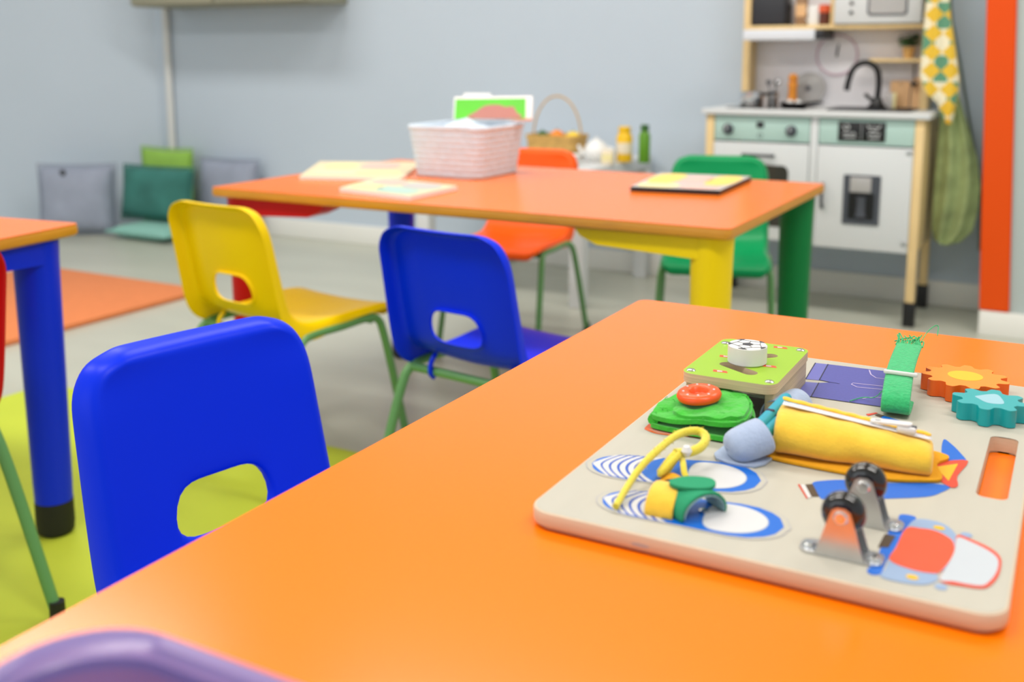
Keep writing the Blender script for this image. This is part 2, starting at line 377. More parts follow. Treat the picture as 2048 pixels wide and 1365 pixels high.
# ------------------------------------------------------------------ chairs
def shell_bm():
    b = B()
    rows = [(.152, .292, .118), (.151, .303, .129), (.140, .3105, .138), (.075, .309, .142), (.0, .305, .142), (-.06, .304, .142), (-.10, .309, .142),
            (-.130, .325, .142), (-.1425, .340, .1415), (-.1505, .352, .141), (-.1655, .416, .1395), (-.174, .455, .138), (-.183, .500, .1365), (-.187, .524, .133), (-.189, .539, .121), (-.1897, .545, .100)]
    us = [-1, -.955, -.8, -.55, None, -.12, .12, None, .55, .8, .955, 1]
    grid = []
    n = len(rows)
    for i, (y, z, w_) in enumerate(rows):
        a = Vector(rows[max(i-1, 0)][:2]); c = Vector(rows[min(i+1, n-1)][:2])
        t = (c-a).normalized(); ny, nz = t.y, -t.x     # rotate tangent: towards the sitter
        hw = .45 if i == 10 else .54
        row = []
        for k, u in enumerate(us):
            if u is None: u = -hw if k == 4 else hw
            d = .010*u*u if 3 <= i <= 12 else .006*u*u
            row.append(b.verts.new((u*w_*(.95 if i < 4 else .88), y+ny*d, z+nz*d)))
        grid.append(row)
    for i in range(n-1):
        for k in range(len(us)-1):
            if i == 9 and 4 <= k <= 6: continue
            b.faces.new((grid[i][k], grid[i][k+1], grid[i+1][k+1], grid[i+1][k]))
    inner = lambda e: all(abs(v.co.x) < .072 and .345 < v.co.z < .43 for v in e.verts)
    def push(v, out, back):
        # local frame: which way the surface normal points at this height
        y, z = v.co.y, v.co.z
        i = min(range(n), key=lambda q: (rows[q][0]-y)**2+(rows[q][1]-z)**2)
        a = Vector(rows[max(i-1, 0)][:2]); c = Vector(rows[min(i+1, n-1)][:2]); t = (c-a).normalized()
        nn = Vector((0, t.y, -t.x))
        ox = 0; ot = 0
        if abs(v.co.x) > rows[i][2]*(.95 if i < 4 else .88)*.985: ox = 1 if v.co.x > 0 else -1
        if i >= n-2: ot = .9
        if i <= 1: ot = -.9
        o = Vector((ox, t.x*ot, t.y*ot))
        if o.length: o.normalize()
        f = 1.25+.45*math.exp(-((i-7)/2.2)**2) if back > .015 else 1
        if i <= 4: f = (.45+.12*max(0, i-2)) if back > .015 else .8; out *= .5
        return o*out - nn*back*f
    outer_es = [e for e in b.edges if e.is_boundary and not inner(e)]
    inner_es = [e for e in b.edges if e.is_boundary and inner(e)]
    cur = outer_es
    disp = {}
    for e in cur:
        for v in e.verts: disp[v] = v.co.copy()
    for out, back in ((.0045, .002), (.0100, .008), (.0150, .022)):
        r = bmesh.ops.extrude_edge_only(b, edges=cur)
        nv = [g for g in r['geom'] if isinstance(g, bmesh.types.BMVert)]; s = set(nv)
        nd = {}
        for v in nv:
            src = min(disp, key=lambda q: (q.co-v.co).length_squared)
            nd[v] = disp[src]
        for v in nv:
            o = nd[v]
            class _V: co = o
            v.co = o + push(_V, out, back)
        disp = nd
        cur = [g for g in r['geom'] if isinstance(g, bmesh.types.BMEdge) and g.verts[0] in s and g.verts[1] in s]
    cur = inner_es
    cen = Vector((0, -.158, .384))
    first = True
    for k, back in ((.97, .003), (.955, .010)):
        r = bmesh.ops.extrude_edge_only(b, edges=cur)
        nv = [g for g in r['geom'] if isinstance(g, bmesh.types.BMVert)]; s = set(nv)
        for v in nv: v.co = cen + (v.co-cen)*k + Vector((0, -.97, .24)).normalized()*(back if first else .007)
        first = False
        cur = [g for g in r['geom'] if isinstance(g, bmesh.types.BMEdge) and g.verts[0] in s and g.verts[1] in s]
    return b
def leg_path(sx, front):
    if front: return [(sx*.150, .175, .006), (sx*.140, .115, .268), (sx*.136, .100, .293), (sx*.134, .070, .2965), (sx*.133, .0, .2935)]
    return [(sx*.162, -.215, .006), (sx*.146, -.140, .262), (sx*.140, -.119, .290), (sx*.134, -.085, .2955), (sx*.133, .0, .2935)]
def make_chair(label, m):
    t = thing('school_chair', label, 'chair')
    b = shell_bm()
    s = obj('seat_shell', b, m, t, subsurf=2, solid=.0045); s.material_slots[0].link = 'OBJECT'; s.material_slots[0].material = M[m]
    for sx in (-1, 1):
        for fr in (True, False):
            b = B(); tube(b, leg_path(sx, fr), .0085, 14)
            lg = obj('leg', b, 'tube', t)
            x, y, z = leg_path(sx, fr)[0]
            b = B(); lathe(b, [(0, 0), (.010, 0), (.0112, .004), (.0105, .03), (0, .03)], (x, y, 0), 16); obj('foot_cap', b, 'black', lg, 'black rubber foot cap')
    for y, z in ((.085, .289), (-.121, .287)):
        b = B(); tube(b, [(-.135, y, z), (.135, y, z)], .008, 12, smooth=0); obj('crossbar', b, 'tube', t)
    for x in (-.085, .085):
        b = B(); tube(b, [(x, -.116, .318), (x, -.130, .305), (x, -.132, .284), (x, -.122, .276)], .0045, 8); obj('shell_hook', b, m, t).material_slots[0].link = 'OBJECT'
    for ch in t.children:
        if ch.name.startswith('shell_hook'): ch.material_slots[0].material = M[m]
    return t
proto = make_chair('blue plastic chair in the left foreground pushed in at the near table', 'blue')
def place(o, x, y, rz, s=1):
    o.location = (x, y, .0014 if x < 0 and y < 2 else 0); o.rotation_euler = (0, 0, rz); o.scale = (s, s, s)
place(proto, -.594, .715, math.radians(-102.7), .992)
CH = 'plastic school chairs on green tube legs'
proto['group'] = CH
for lab, m, x, y, rz, s in (
    ('blue plastic chair at the middle table, beside the yellow chair', 'blue', -.869, 1.595, math.radians(-8), 1),
    ('yellow plastic chair pushed up to the middle table', 'yellow', -1.42, 1.65, math.radians(-6), 1),
    ('orange plastic chair behind the middle table, back showing beside the white basket', 'orange', -1.428, 2.60, math.radians(186), 1),
    ('green plastic chair behind the middle table, in front of the play kitchen', 'green', -.835, 2.657, math.radians(197), 1),
    ('red plastic chair at the left edge, only a rim and one leg in view', 'red', -1.517, .772, PI/2, 1.055)):
    c = copy_tree(proto); c['label'] = lab; c['group'] = CH; place(c, x, y, rz, s)
    for ch in c.children:
        if ch.name.startswith(('seat_shell', 'shell_hook')): ch.material_slots[0].material = M[m]

# ------------------------------------------------------------------ activity board on the near table
ZB = .5625
PR = {
 'car_bumper':[(-0.0797,0.6341),(-0.0729,0.636),(-0.0705,0.6308),(-0.0737,0.6045),(-0.0766,0.5745),(-0.0771,0.559),(-0.0772,0.5525),(-0.08,0.5491),(-0.0837,0.5502),(-0.0844,0.555),(-0.0827,0.5625),(-0.0821,0.6042),(-0.0797,0.6231)],
 'car_plate':[(-0.0834,0.6024),(-0.0774,0.6025),(-0.0787,0.5853),(-0.084,0.5833)],
 'car_body':[(-0.0702,0.6317),(-0.0607,0.6346),(-0.053,0.631),(-0.0472,0.6212),(-0.0458,0.6114),(-0.0453,0.5955),(-0.0476,0.5751),(-0.0507,0.567),(-0.0497,0.5594),(-0.0542,0.5516),(-0.0624,0.548),(-0.0765,0.5483),(-0.0761,0.5595),(-0.0758,0.5769),(-0.0737,0.6153)],
 'car_hood':[(-0.0737,0.6157),(-0.0662,0.6198),(-0.0582,0.6205),(-0.0505,0.6151),(-0.0471,0.6087),(-0.0458,0.5972),(-0.0469,0.583),(-0.0498,0.5693),(-0.0531,0.5657),(-0.0633,0.5647),(-0.0756,0.5702),(-0.075,0.5872)],
 'car_glass_rim':[(-0.0464,0.6206),(-0.0384,0.6186),(-0.0287,0.6126),(-0.0231,0.6047),(-0.0215,0.595),(-0.0218,0.5801),(-0.0242,0.5681),(-0.0279,0.5612),(-0.0364,0.5588),(-0.0486,0.5591),(-0.0467,0.5812),(-0.0457,0.5993)],
 'car_glass':[(-0.046,0.6172),(-0.0388,0.6152),(-0.0291,0.6084),(-0.0241,0.6013),(-0.0228,0.5925),(-0.0234,0.581),(-0.0255,0.5709),(-0.0285,0.564),(-0.0353,0.562),(-0.0424,0.5616),(-0.0488,0.5603),(-0.0467,0.5812),(-0.0455,0.5994)],
 'car_dots':[(-0.0418,0.6241),(-0.0473,0.5528),(-0.0568,0.6256),(-0.0619,0.556)],
 'fin_low':[(-0.1371,0.6555),(-0.1314,0.664),(-0.1183,0.6726),(-0.0948,0.68),(-0.0688,0.6929),(-0.0582,0.6929),(-0.062,0.6809),(-0.0693,0.6693),(-0.0899,0.655),(-0.1042,0.6464),(-0.1243,0.6354),(-0.1283,0.637)],
 'fin_low_dark':[(-0.1408,0.6514),(-0.1367,0.6549),(-0.1286,0.6373),(-0.1327,0.6346)],
 'fin_low_white':[(-0.1437,0.6498),(-0.1408,0.6514),(-0.1326,0.6341),(-0.1341,0.6308)],
 'fin_low_red':[(-0.1451,0.6498),(-0.1436,0.6501),(-0.1341,0.6313),(-0.1349,0.6303)],
 'rocket_base':[(-0.1843,0.6901),(-0.1684,0.6958),(-0.0746,0.7103),(-0.0709,0.7252),(-0.0688,0.7472),(-0.0628,0.7399),(-0.0706,0.7225),(-0.0652,0.7003),(-0.0688,0.6929),(-0.0974,0.6794),(-0.1251,0.6785),(-0.164,0.6786)],
 'nose_red':[(-0.072,0.7231),(-0.0657,0.7368),(-0.0522,0.7449),(-0.0559,0.7135),(-0.0538,0.6971),(-0.0576,0.6916),(-0.0663,0.7024)],
 'nose_yel':[(-0.0706,0.7225),(-0.0578,0.7359),(-0.06,0.7017)],
 'rocket_top':[(-0.0721,0.7804),(-0.066,0.7739),(-0.0581,0.7577),(-0.0535,0.7441),(-0.0622,0.7388),(-0.0692,0.747)],
 'fin_up':[(-0.1199,0.8076),(-0.1184,0.8129),(-0.1068,0.8078),(-0.0943,0.7971),(-0.0845,0.7868),(-0.0944,0.7762),(-0.1087,0.7945)],
 'fin_up_dark':[(-0.1249,0.8105),(-0.1228,0.815),(-0.1184,0.8129),(-0.1199,0.8076)],
 'fin_up_red':[(-0.1313,0.8098),(-0.1253,0.8174),(-0.1235,0.8164),(-0.1291,0.8067)],
 'jeans':[(-0.1859,0.9308),(-0.1369,0.9339),(-0.1167,0.9333),(-0.1114,0.8411),(-0.1222,0.8337),(-0.1784,0.8321),(-0.181,0.8717),(-0.1728,0.878),(-0.1823,0.8797)],
 'cuffA':[(-0.1968,0.9295),(-0.1864,0.9306),(-0.1822,0.879),(-0.1932,0.8772)],
 'cuffB':[(-0.192,0.8692),(-0.1814,0.8715),(-0.1784,0.8305),(-0.1892,0.8293)],
 'jeans_blue':[(-0.1237,0.845),(-0.1107,0.8475),(-0.1113,0.8406),(-0.1218,0.8334)],
 'seam1':[(-0.1501,0.9297),(-0.1465,0.917),(-0.141,0.9093),(-0.1329,0.9095)],
 'seam2':[(-0.1316,0.8879),(-0.1555,0.8847),(-0.1558,0.8804),(-0.1501,0.8751),(-0.1301,0.8788)],
 'seam3':[(-0.1405,0.8465),(-0.1356,0.853),(-0.1245,0.8578)],
 'mouth':[(-0.2702,0.6995),(-0.2701,0.7103),(-0.2645,0.712),(-0.2447,0.7122),(-0.2253,0.7123),(-0.214,0.7147),(-0.2141,0.7058),(-0.2186,0.702),(-0.2414,0.6958),(-0.2571,0.6924),(-0.2674,0.6958)],
 'teeth':[(-0.267,0.7093),(-0.2432,0.7104),(-0.2423,0.703),(-0.2616,0.7042)],
 'mouth_in':[(-0.2616,0.7042),(-0.2423,0.703),(-0.2418,0.6969),(-0.2575,0.6934),(-0.2664,0.6976)],
}
BX0, BX1, BY0, BY1 = -.2835, -.0145, .534, .9455
bd = thing('activity_board', 'wooden activity board with sewn straps, gears and caster wheels lying on the near table', 'toy', ((BX0+BX1)/2, (BY0+BY1)/2, HT))
BO = Vector((bd.location.x, bd.location.y, HT))
def bobj(name, bm, mats, parent=None, label=None, **k):
    """build in place coordinates, then hang under the board"""
    if parent is None: parent = bd
    for v in bm.verts: v.co -= BO
    return obj(name, bm, mats, parent, label, **k)
slot = [(-.0425, .688), (-.0425, .8075), (-.0245, .8075), (-.0245, .688)]
b = B(); plate(b, rrect(BX0+.0015, BX1-.0015, BY0+.0015, BY1-.0015, .0145, 8), ZB-.0008, ZB-.0002, holes=[rrect(-.0428, -.0242, .687, .807, .0055, 5)], mi=0)
bobj('panel_face', b, 'wood', angle=60)
b = B(); rings = []
for d, z in ((.0040, .5512), (.0018, .5518), (.0004, .5530), (0, .5545), (0, .5606), (.0004, .5617), (.0015, .5622)):
    rings.append([(x, y, z) for x, y in rrect(BX0+d, BX1-d, BY0+d, BY1-d, .0155, 8)])
loft(b, rings)
inn = rrect(-.0428, -.0242, .687, .807, .0055, 5)
loft(b, [[(x, y, z) for x, y in inn] for z in (.5502, .5622)])
plate(b, rrect(BX0+.004, BX1-.004, BY0+.004, BY1-.004, .012, 8), .5502, .5512, holes=[inn])
bobj('panel', b, 'wood_edge', label='birch panel with rounded corners')
b = B(); print_layer(b, ell(0, 0, .0058, .0012, 14), .0002); 
for v in b.verts: v.co = Vector((-.2075+v.co.x, BY0-.0002+v.co.z, .5558+v.co.y))
bobj('edge_stamp', b, 'p_grey')

# printed shoes
def shoe(name, heel, toe, hmax, label):
    h, t = Vector((*heel, 0)), Vector((*toe, 0)); ax = (t-h); L = ax.length; ax.normalize(); nx = Vector((-ax.y, ax.x, 0))
    def hw(u, s=1.0):
        # sole outline: narrow heel, gentle waist, broad toe
        pts = [(0, 0), (.02, .34), (.06, .55), (.13, .74), (.22, .83), (.34, .86), (.48, .88), (.62, .95), (.74, 1.), (.84, .94), (.92, .74), (.97, .48), (1, 0)]
        for (a, p), (c, q) in zip(pts, pts[1:]):
            if a <= u <= c: return hmax*s*(p+(q-p)*(u-a)/(c-a))
        return 0
    P = lambda u, v: ((h+ax*(u*L)+nx*v).x, (h+ax*(u*L)+nx*v).y)
    us = [i/60 for i in range(61)]
    def outline(g, s=1.0):
        c = [.5+(u-.5)*s for u in us]
        return [P(cc, -hw(u)*s-g*0) for cc, u in zip(c, us)] + [P(cc, hw(u)*s) for cc, u in list(zip(c, us))[-2:0:-1]]
    b = B()
    print_layer(b, outline(0, 1.062), ZB+.0001, 0)                 # grey contour
    print_layer(b, outline(0, 1.045), ZB+.0002, 5)                 # bare wood between contour and shoe
    def band(u0, u1, k, z, mi):
        q = [i/14*2-1 for i in range(15)]
        lo = []; hi = []
        for x in q:
            for lst, uu in ((lo, u0), (hi, u1)):
                u = min(max(uu+k*x*x, 0.003), .997); lst.append(P(u, x*hw(u)*.985))
        print_layer(b, lo+hi[::-1], z, mi)
    print_layer(b, outline(0, .985), ZB+.0003, 2)                  # blue shoe
    band(.012, .30, .11, ZB+.0004, 3)                              # white heel ground
    for i in range(5): band(.060+i*.050, .073+i*.050+.0015*i, .09, ZB+.0005, 4)
    # toe cap
    cap = []
    for i in range(41):
        a = 2*PI*i/40; c, n_ = math.cos(a), math.sin(a)
        if c >= 0: u, v = .70+.215*c, .86*hmax*n_
        else: u, v = .70-.125*abs(c)**.6*(1 if c < 0 else 0), .86*hmax*math.copysign(abs(n_)**.75, n_)
        cap.append(P(u, v))
    print_layer(b, cap[:-1], ZB+.0004, 1)
    c0 = (Vector((*P(.735, 0), 0)))
    print_layer(b, [(c0.x+(x-c0.x)*.965, c0.y+(y-c0.y)*.965) for x, y in cap[:-1]], ZB+.0005, 3)
    return bobj(name, b, ['p_grey', 'p_lblue', 'p_blue', 'p_white', 'p_blue2', 'wood'], label=label, angle=80)
shoe('shoe_print', (-.2772, .6180), (-.1665, .6440), .0255, 'printed blue shoe under the yellow lace')
shoe('shoe_print', (-.2480, .5700), (-.1360, .5830), .0235, 'printed blue shoe under the green strap')

# other prints
def prints(name, layers, label):
    b = B(); ms = []
    for i, (k, m, dz) in enumerate(layers):
        if m not in ms: ms.append(m)
        pts = PR[k] if isinstance(k, str) else k
        print_layer(b, pts, ZB+dz, ms.index(m))
    return bobj(name, b, ms, label=label, angle=80)
cd = PR['car_dots']
prints('car_print', [(cr(PR['car_bumper']), 'p_blue', .0001), ('car_plate', 'p_dark', .0003), (cr(PR['car_body']), 'p_lblue', .0002),
   (ell(*cd[0], .0032, .0034), 'p_lblue', .0001), (ell(*cd[1], .0032, .0034), 'p_lblue', .0001), (cr(PR['car_glass_rim']), 'p_red', .0003), (cr(PR['car_glass']), 'p_glass', .0004),
   (cr(PR['car_hood']), 'p_red2', .0004), (ell(*cd[2], .0032, .0027), 'p_yel', .0004), (ell(*cd[3], .0032, .0027), 'p_yel', .0004)], 'printed blue car with red bonnet')
prints('rocket_print', [(cr(PR['fin_low']), 'p_blue', .0001), ('fin_low_dark', 'p_dark', .0002), ('fin_low_white', 'p_white', .0002), ('fin_low_red', 'p_red', .0002),
   (cr(PR['rocket_top']), 'p_blue', .0001), ('fin_up', 'p_blue', .0001), ('fin_up_dark', 'p_dark', .0002), ('fin_up_red', 'p_red', .0002),
   (cr(PR['nose_red'], 3), 'p_red', .0004), ('nose_yel', 'p_yel', .0005)], 'printed blue and red rocket')
def ribbon(pts, w):
    P = [Vector((*p, 0)) for p in pts]; lo, hi = [], []
    for i, p in enumerate(P):
        t = (P[min(i+1, len(P)-1)]-P[max(i-1, 0)]).normalized(); n = Vector((-t.y, t.x, 0))*w/2
        lo.append(((p+n).x, (p+n).y)); hi.append(((p-n).x, (p-n).y))
    return lo+hi[::-1]
JL = [(-.1859, .9308), (-.1823, .8797)]
prints('jeans_print', [('jeans', 'p_jeans', .0001), ('cuffA', 'p_cuff', .0001), ('cuffB', 'p_cuff', .0001), ('jeans_blue', 'p_blue2', .0002),
   (ribbon(JL, .0009), 'p_line', .0003), (ribbon([(-.1810, .8717), (-.1782, .8313)], .0009), 'p_line', .0003), (ribbon([(-.1968, .9295), (-.1932, .8772)], .0008), 'p_line', .0003),
   (ribbon([(-.1823, .8797), (-.1728, .878), (-.165, .8775)], .0006), 'p_line', .0003), (ribbon([(-.1892, .8293), (-.1784, .8316), (-.1222, .8333), (-.1114, .8406)], .0008), 'p_line', .0003),
   (ribbon(PR['seam1'], .0011), 'p_pink', .0003), (ribbon(PR['seam2'], .0011), 'p_pink', .0003), (ribbon(PR['seam3'], .0011), 'p_pink', .0003)], 'printed indigo jeans lying sideways')
prints('mouth_print', [(cr(PR['mouth']), 'p_orange', .0001), ('mouth_in', 'p_lip', .0002), ('teeth', 'p_white', .0003)], 'printed orange lips')

# ball maze
mz0, mz1 = .5843, .592
mo = rrect(-.2628, -.1885, .7535, .8685, .010, 7)
sA = capsule((-.2370, .7920), (-.2145, .7785), .0060); sB = capsule((-.2125, .8330), (-.2270, .8190), .0055)
b = B(); plate(b, mo, mz0, mz1, holes=[sA, sB], mi=0, side_mi=1)
mz = bobj('maze_plate', b, ['lime', 'ply'], label='lime green maze plate with curved slots')
b = B(); plate(b, rrect(-.2520, -.1985, .7700, .8635, .004, 3), .5755, .5775); bobj('maze_floor', b, 'wood', parent=mz)
for x0, x1, y0, y1 in ((-.2600, -.2530, .7600, .8655), (-.1975, -.1905, .7600, .8655)):
    b = B(); box(b, x0, x1, y0, y1, ZB, mz0, .0008); bobj('spacer_block', b, 'ply', parent=mz)
for x, y in ((-.2567, .8510), (-.2567, .7620), (-.1948, .7620), (-.1948, .8600)):
    b = B(); lathe(b, [(.0036, 0), (.0036, .0004), (.0026, .0012), (0, .0014)], (x, y, mz1), 18); bobj('screw', b, 'chrome', parent=mz)
for x, y in ((-.236, .7700), (-.2060, .8020), (-.2120, .8600), (-.2440, .8120)):
    b = B()
    print_layer(b, [(x-.0062, y+.0028), (x-.0048, y-.0024), (x+.0068, y-.0012), (x+.0045, y+.0036)], mz1+.0001, 0)
    print_layer(b, [(x-.0028, y+.0018), (x-.0018, y-.0012), (x+.0022, y+.0002), (x+.0010, y+.0022)], mz1+.0002, 1)
    bobj('goal_print', b, ['p_red2', 'p_white'], parent=mz)
kx, ky, kr = -.2245, .8050, .0156
b = B(); lathe(b, [(0, .5922), (kr-.0008, .5922), (kr, .5930), (kr, .6062), (kr-.0008, .607), (0, .607)], (kx, ky, 0), 40)
lathe(b, [(.004, .574), (.004, .5925)], (kx, ky, 0), 12)
kn = bobj('ball_knob', b, 'plastic_white', parent=mz, label='white disc knob printed with a football')
b = B(); zt = .6072
pent = [(kx+.0048*math.cos(PI/2+i*2*PI/5), ky+.0048*math.sin(PI/2+i*2*PI/5)) for i in range(5)]
print_layer(b, pent, zt)
for i in range(5):
    a = PI/2+i*2*PI/5
    q = lambda r, da=0: (kx+r*math.cos(a+da), ky+r*math.sin(a+da))
    print_layer(b, ribbon([q(.0046), q(.0098)], .0005), zt)
    print_layer(b, ribbon([q(.0098), q(.0127, .60)], .0005), zt); print_layer(b, ribbon([q(.0098), q(.0127, -.60)], .0005), zt)
    print_layer(b, [q(.0154, .63-.24), q(.0130, .63-.10), q(.0126, .63), q(.0130, .63+.10), q(.0154, .63+.24), q(.0155, .63)], zt)
bobj('football_print', b, 'ink', parent=mz, angle=80)

# green felt flap with button
def felt_sheet(rows, mats, name, parent=None, label=None, th=.0028, ss=2):
    b = B(); loft(b, rows, closed=False)
    return bobj(name, b, mats, parent, label, subsurf=ss, solid=th)
fo = cr([(-.2650, .6800), (-.2668, .6900), (-.2655, .7300), (-.2520, .7640), (-.2420, .7820), (-.2270, .7860), (-.2120, .7780), (-.2030, .7600), (-.1975, .7280), (-.1960, .7020), (-.1990, .6860), (-.2040, .6770), (-.2250, .6760), (-.2500, .6765)], 5)
def blob(out, zf, th, cx, cy, name, m, parent=None, label=None):
    """thick felt piece lying over a height function"""
    b = B(); N = 7
    rings = [[(cx+(x-cx)*k, cy+(y-cy)*k) for x, y in out] for k in [(i/N) for i in range(1, N+1)]]
    R_ = []
    for r in rings: R_.append([b.verts.new((x, y, zf(x, y)+th)) for x, y in r])
    c = b.verts.new((cx, cy, zf(cx, cy)+th)); n = len(out)
    for k in range(n): b.faces.new((c, R_[0][k], R_[0][(k+1) % n]))
    for a, d in zip(R_, R_[1:]):
        for k in range(n): b.faces.new((a[k], d[k], d[(k+1) % n], a[(k+1) % n]))
    low = [b.verts.new((v.co.x, v.co.y, v.co.z-th)) for v in R_[-1]]
    for k in range(n): b.faces.new((R_[-1][k], low[k], low[(k+1) % n], R_[-1][(k+1) % n]))
    b.faces.new(low[::-1])
    return bobj(name, b, m, parent, label, angle=60)
wob = lambda x, y: .0012*math.sin(x*190+1)*math.cos(y*150)+.0006*math.sin(x*420)*math.sin(y*390)
lift = lambda x, y: .5698+wob(x, y)*.8+.0095*(y-.676)/.11+.0055*min(1, max(0, (x+.255)/.05))*max(0, 1-max(0, y-.690)/.07)
fl = blob([(x+.001, y-.0015) for x, y in fo], lambda x, y: ZB+.0012+.3*abs(wob(x, y))+.004*max(0, (y-.70)/.086), .0034, -.232, .73, 'felt_base', 'felt_green', label='lower green felt layer')
ft = blob(fo, lambda x, y: lift(x, y), .0034, -.232, .733, 'felt_flap', 'felt_green', label='folded green felt flap')
b = B(); tube(b, [(x, y, (lift(x, y)+ZB+.0045)/2+.0010) for x, y in ((-.2640, .6800), (-.2655, .6900), (-.2640, .7300), (-.2510, .7625), (-.2410, .7795), (-.2270, .7835), (-.2120, .7755), (-.2040, .7590), (-.1990, .7280))], .0042, 10, smooth=3); bobj('felt_fold', b, 'felt_green', parent=ft)
fo2 = cr([(-.2480, .6850), (-.2520, .7000), (-.2500, .7300), (-.2400, .7560), (-.2260, .7700), (-.2100, .7640), (-.2030, .7450), (-.1990, .7200), (-.1985, .6980), (-.2030, .6830), (-.2200, .6785), (-.2380, .6790)], 5)
blob(fo2, lambda x, y: lift(x, y)+.0030+.0006*math.sin(x*300), .0028, -.222, .722, 'felt_top_layer', 'felt_green', parent=ft)
bx, by, bz = -.2375, .7260, .5825
rt = Matrix.Rotation(math.radians(5), 3, 'X') @ Matrix.Rotation(math.radians(-4), 3, 'Y')
b = B(); lathe(b, [(0, .0022), (.0056, .0022), (.0064, .0030), (.0072, .0064), (.0088, .0073), (.0135, .0072), (.0157, .0059), (.0168, .0036), (.0161, .0012), (.0130, 0), (0, 0)], (bx, by, bz), 40, axis=rt)
bt = bobj('button', b, 'btn', parent=ft, label='round orange button with a sunk centre', angle=50)
b = B()
for i, (r, a) in enumerate(((.0112, .3), (.0118, 1.2), (.0112, 2.0), (.0118, 2.7), (.0115, 3.6), (.0120, 4.3), (.0110, 5.0), (.0118, 5.7))):
    p = Vector((bx, by, bz)) + rt @ Vector((r*math.cos(a), r*math.sin(a), .0073)); lathe(b, [(0, -.0006), (.0010, 0), (.0006, .0004), (0, .0005)], p, 10)
bobj('button_dots', b, 'p_white', parent=bt)
b = B(); lathe(b, [(0, .0012), (.0028, .0026), (.0014, .0042), (0, .0046)], (bx, by, bz), 14); bobj('button_stitch', b, 'btn', parent=bt)
b = B()
for i in range(46):
    k = random.randrange(len(fo)); x, y = fo[k]; t = random.random(); x = -.232+(x+.232)*(.55+.5*t); y = .733+(y-.733)*(.55+.5*t); z = lift(x, y)+.0036
    tube(b, [(x, y, z), (x+random.uniform(-.002, .002), y+random.uniform(-.002, .002), z+.0018), (x+random.uniform(-.003, .003), y+random.uniform(-.003, .003), z+.0016)], .00022, 5, smooth=1)
fz = bobj('felt_fluff', b, 'felt_green', parent=ft); fz['kind'] = 'stuff'

for o in (fl, ft, *[c for c in ft.children if c.name.startswith('felt_')]):
    for v in o.data.vertices:
        y = v.co.y+BO.y; v.co.y = .6975+(y-.676)*.56-BO.y
# yellow zipped pouch
pl = Vector((-.1722, .6850, ZB)); pr = Vector((-.0690, .6975, ZB)); pd = (pr-pl).normalized(); pn = Vector((-pd.y, pd.x, 0)); PLn = (pr-pl).length
prof = [(d, z*1.12) for d, z in [(0, .0042), (-.0035, .0085), (-.0042, .0140), (-.0015, .0198), (.0060, .0248), (.0160, .0272), (.0300, .0262), (.0430, .0225), (.0560, .0165), (.0660, .0095), (.0720, .0040), (.0700, .0012), (.0350, .0008), (.0050, .0018)]]
def taper(s): return 1.08-.36*s/PLn
def pouch_pt(s, d, z): p = pl+pd*s+pn*d; return (p.x, p.y, ZB+z)
b = B(); rings = []
NS = 26
for i in range(NS+1):
    s = PLn*i/NS; k = 1+.02*math.sin(i*1.1)
    e = taper(s)*(1-.10*((i/NS-.5)*2)**6)
    rings.append([pouch_pt(s, (d+.0012*math.sin(i*.5+j))*taper(s), z*e*k) for j, (d, z) in enumerate(prof)])
loft(b, rings, caps=True)
po = bobj('zip_pouch', b, 'felt_yellow', label='plump yellow felt pouch with a white zip', subsurf=1)
b = B(); plate(b, cr([(-.1845, .6900), (-.1680, .6815), (-.1300, .6795), (-.0960, .6815), (-.0690, .6935), (-.0640, .7030), (-.0700, .7250), (-.0640, .7400), (-.0700, .7470), (-.0900, .7500), (-.1700, .7550), (-.1800, .7250)], 4), ZB+.0006, ZB+.0022)
bobj('pouch_base', b, 'felt_amber', parent=po, label='amber felt backing')
def zpt(s, d, up=0):
    # height on the pouch profile at distance d
    for (a, p), (c, q) in zip(prof[4:], prof[5:]):
        if a <= d <= c: z = p+(q-p)*(d-a)/(c-a); break
    return Vector(pouch_pt(s, d*taper(s), z*taper(s)+up))
def zstrip(name, d0, d1, up, m, s0=.004, s1=PLn-.002, parent=po):
    b = B(); loft(b, [[zpt(s0+(s1-s0)*i/20, d, up*(1-.10*((i/20-.5)*2)**6)) for d in (d0, (d0+d1)/2, d1)] for i in range(21)], closed=False)
    return bobj(name, b, m, parent, solid=.0006)
zstrip('zip_tape', .0185, .0265, .0010, 'zip')
b = B()
for i in range(60):
    p = zpt(.005+(PLn-.012)*i/59, .0225, .0016); box(b, p.x-.0005, p.x+.0005, p.y-.0012, p.y+.0012, p.z-.0003, p.z+.0004)
bobj('zip_teeth', b, 'zip', parent=po, flat=True)
b = B(); loft(b, [[tuple(zpt(.002+(PLn-.004)*i/24, .031+.001*math.sin(i*1.7), .0006)), tuple(zpt(.002+(PLn-.004)*i/24, .0345, .0040+.0010*math.sin(i*2.3))), tuple(zpt(.002+(PLn-.004)*i/24, .040, .0010))] for i in range(25)], closed=False)
bobj('pouch_ruffle', b, 'felt_yellow', parent=po, solid=.0014, subsurf=1)
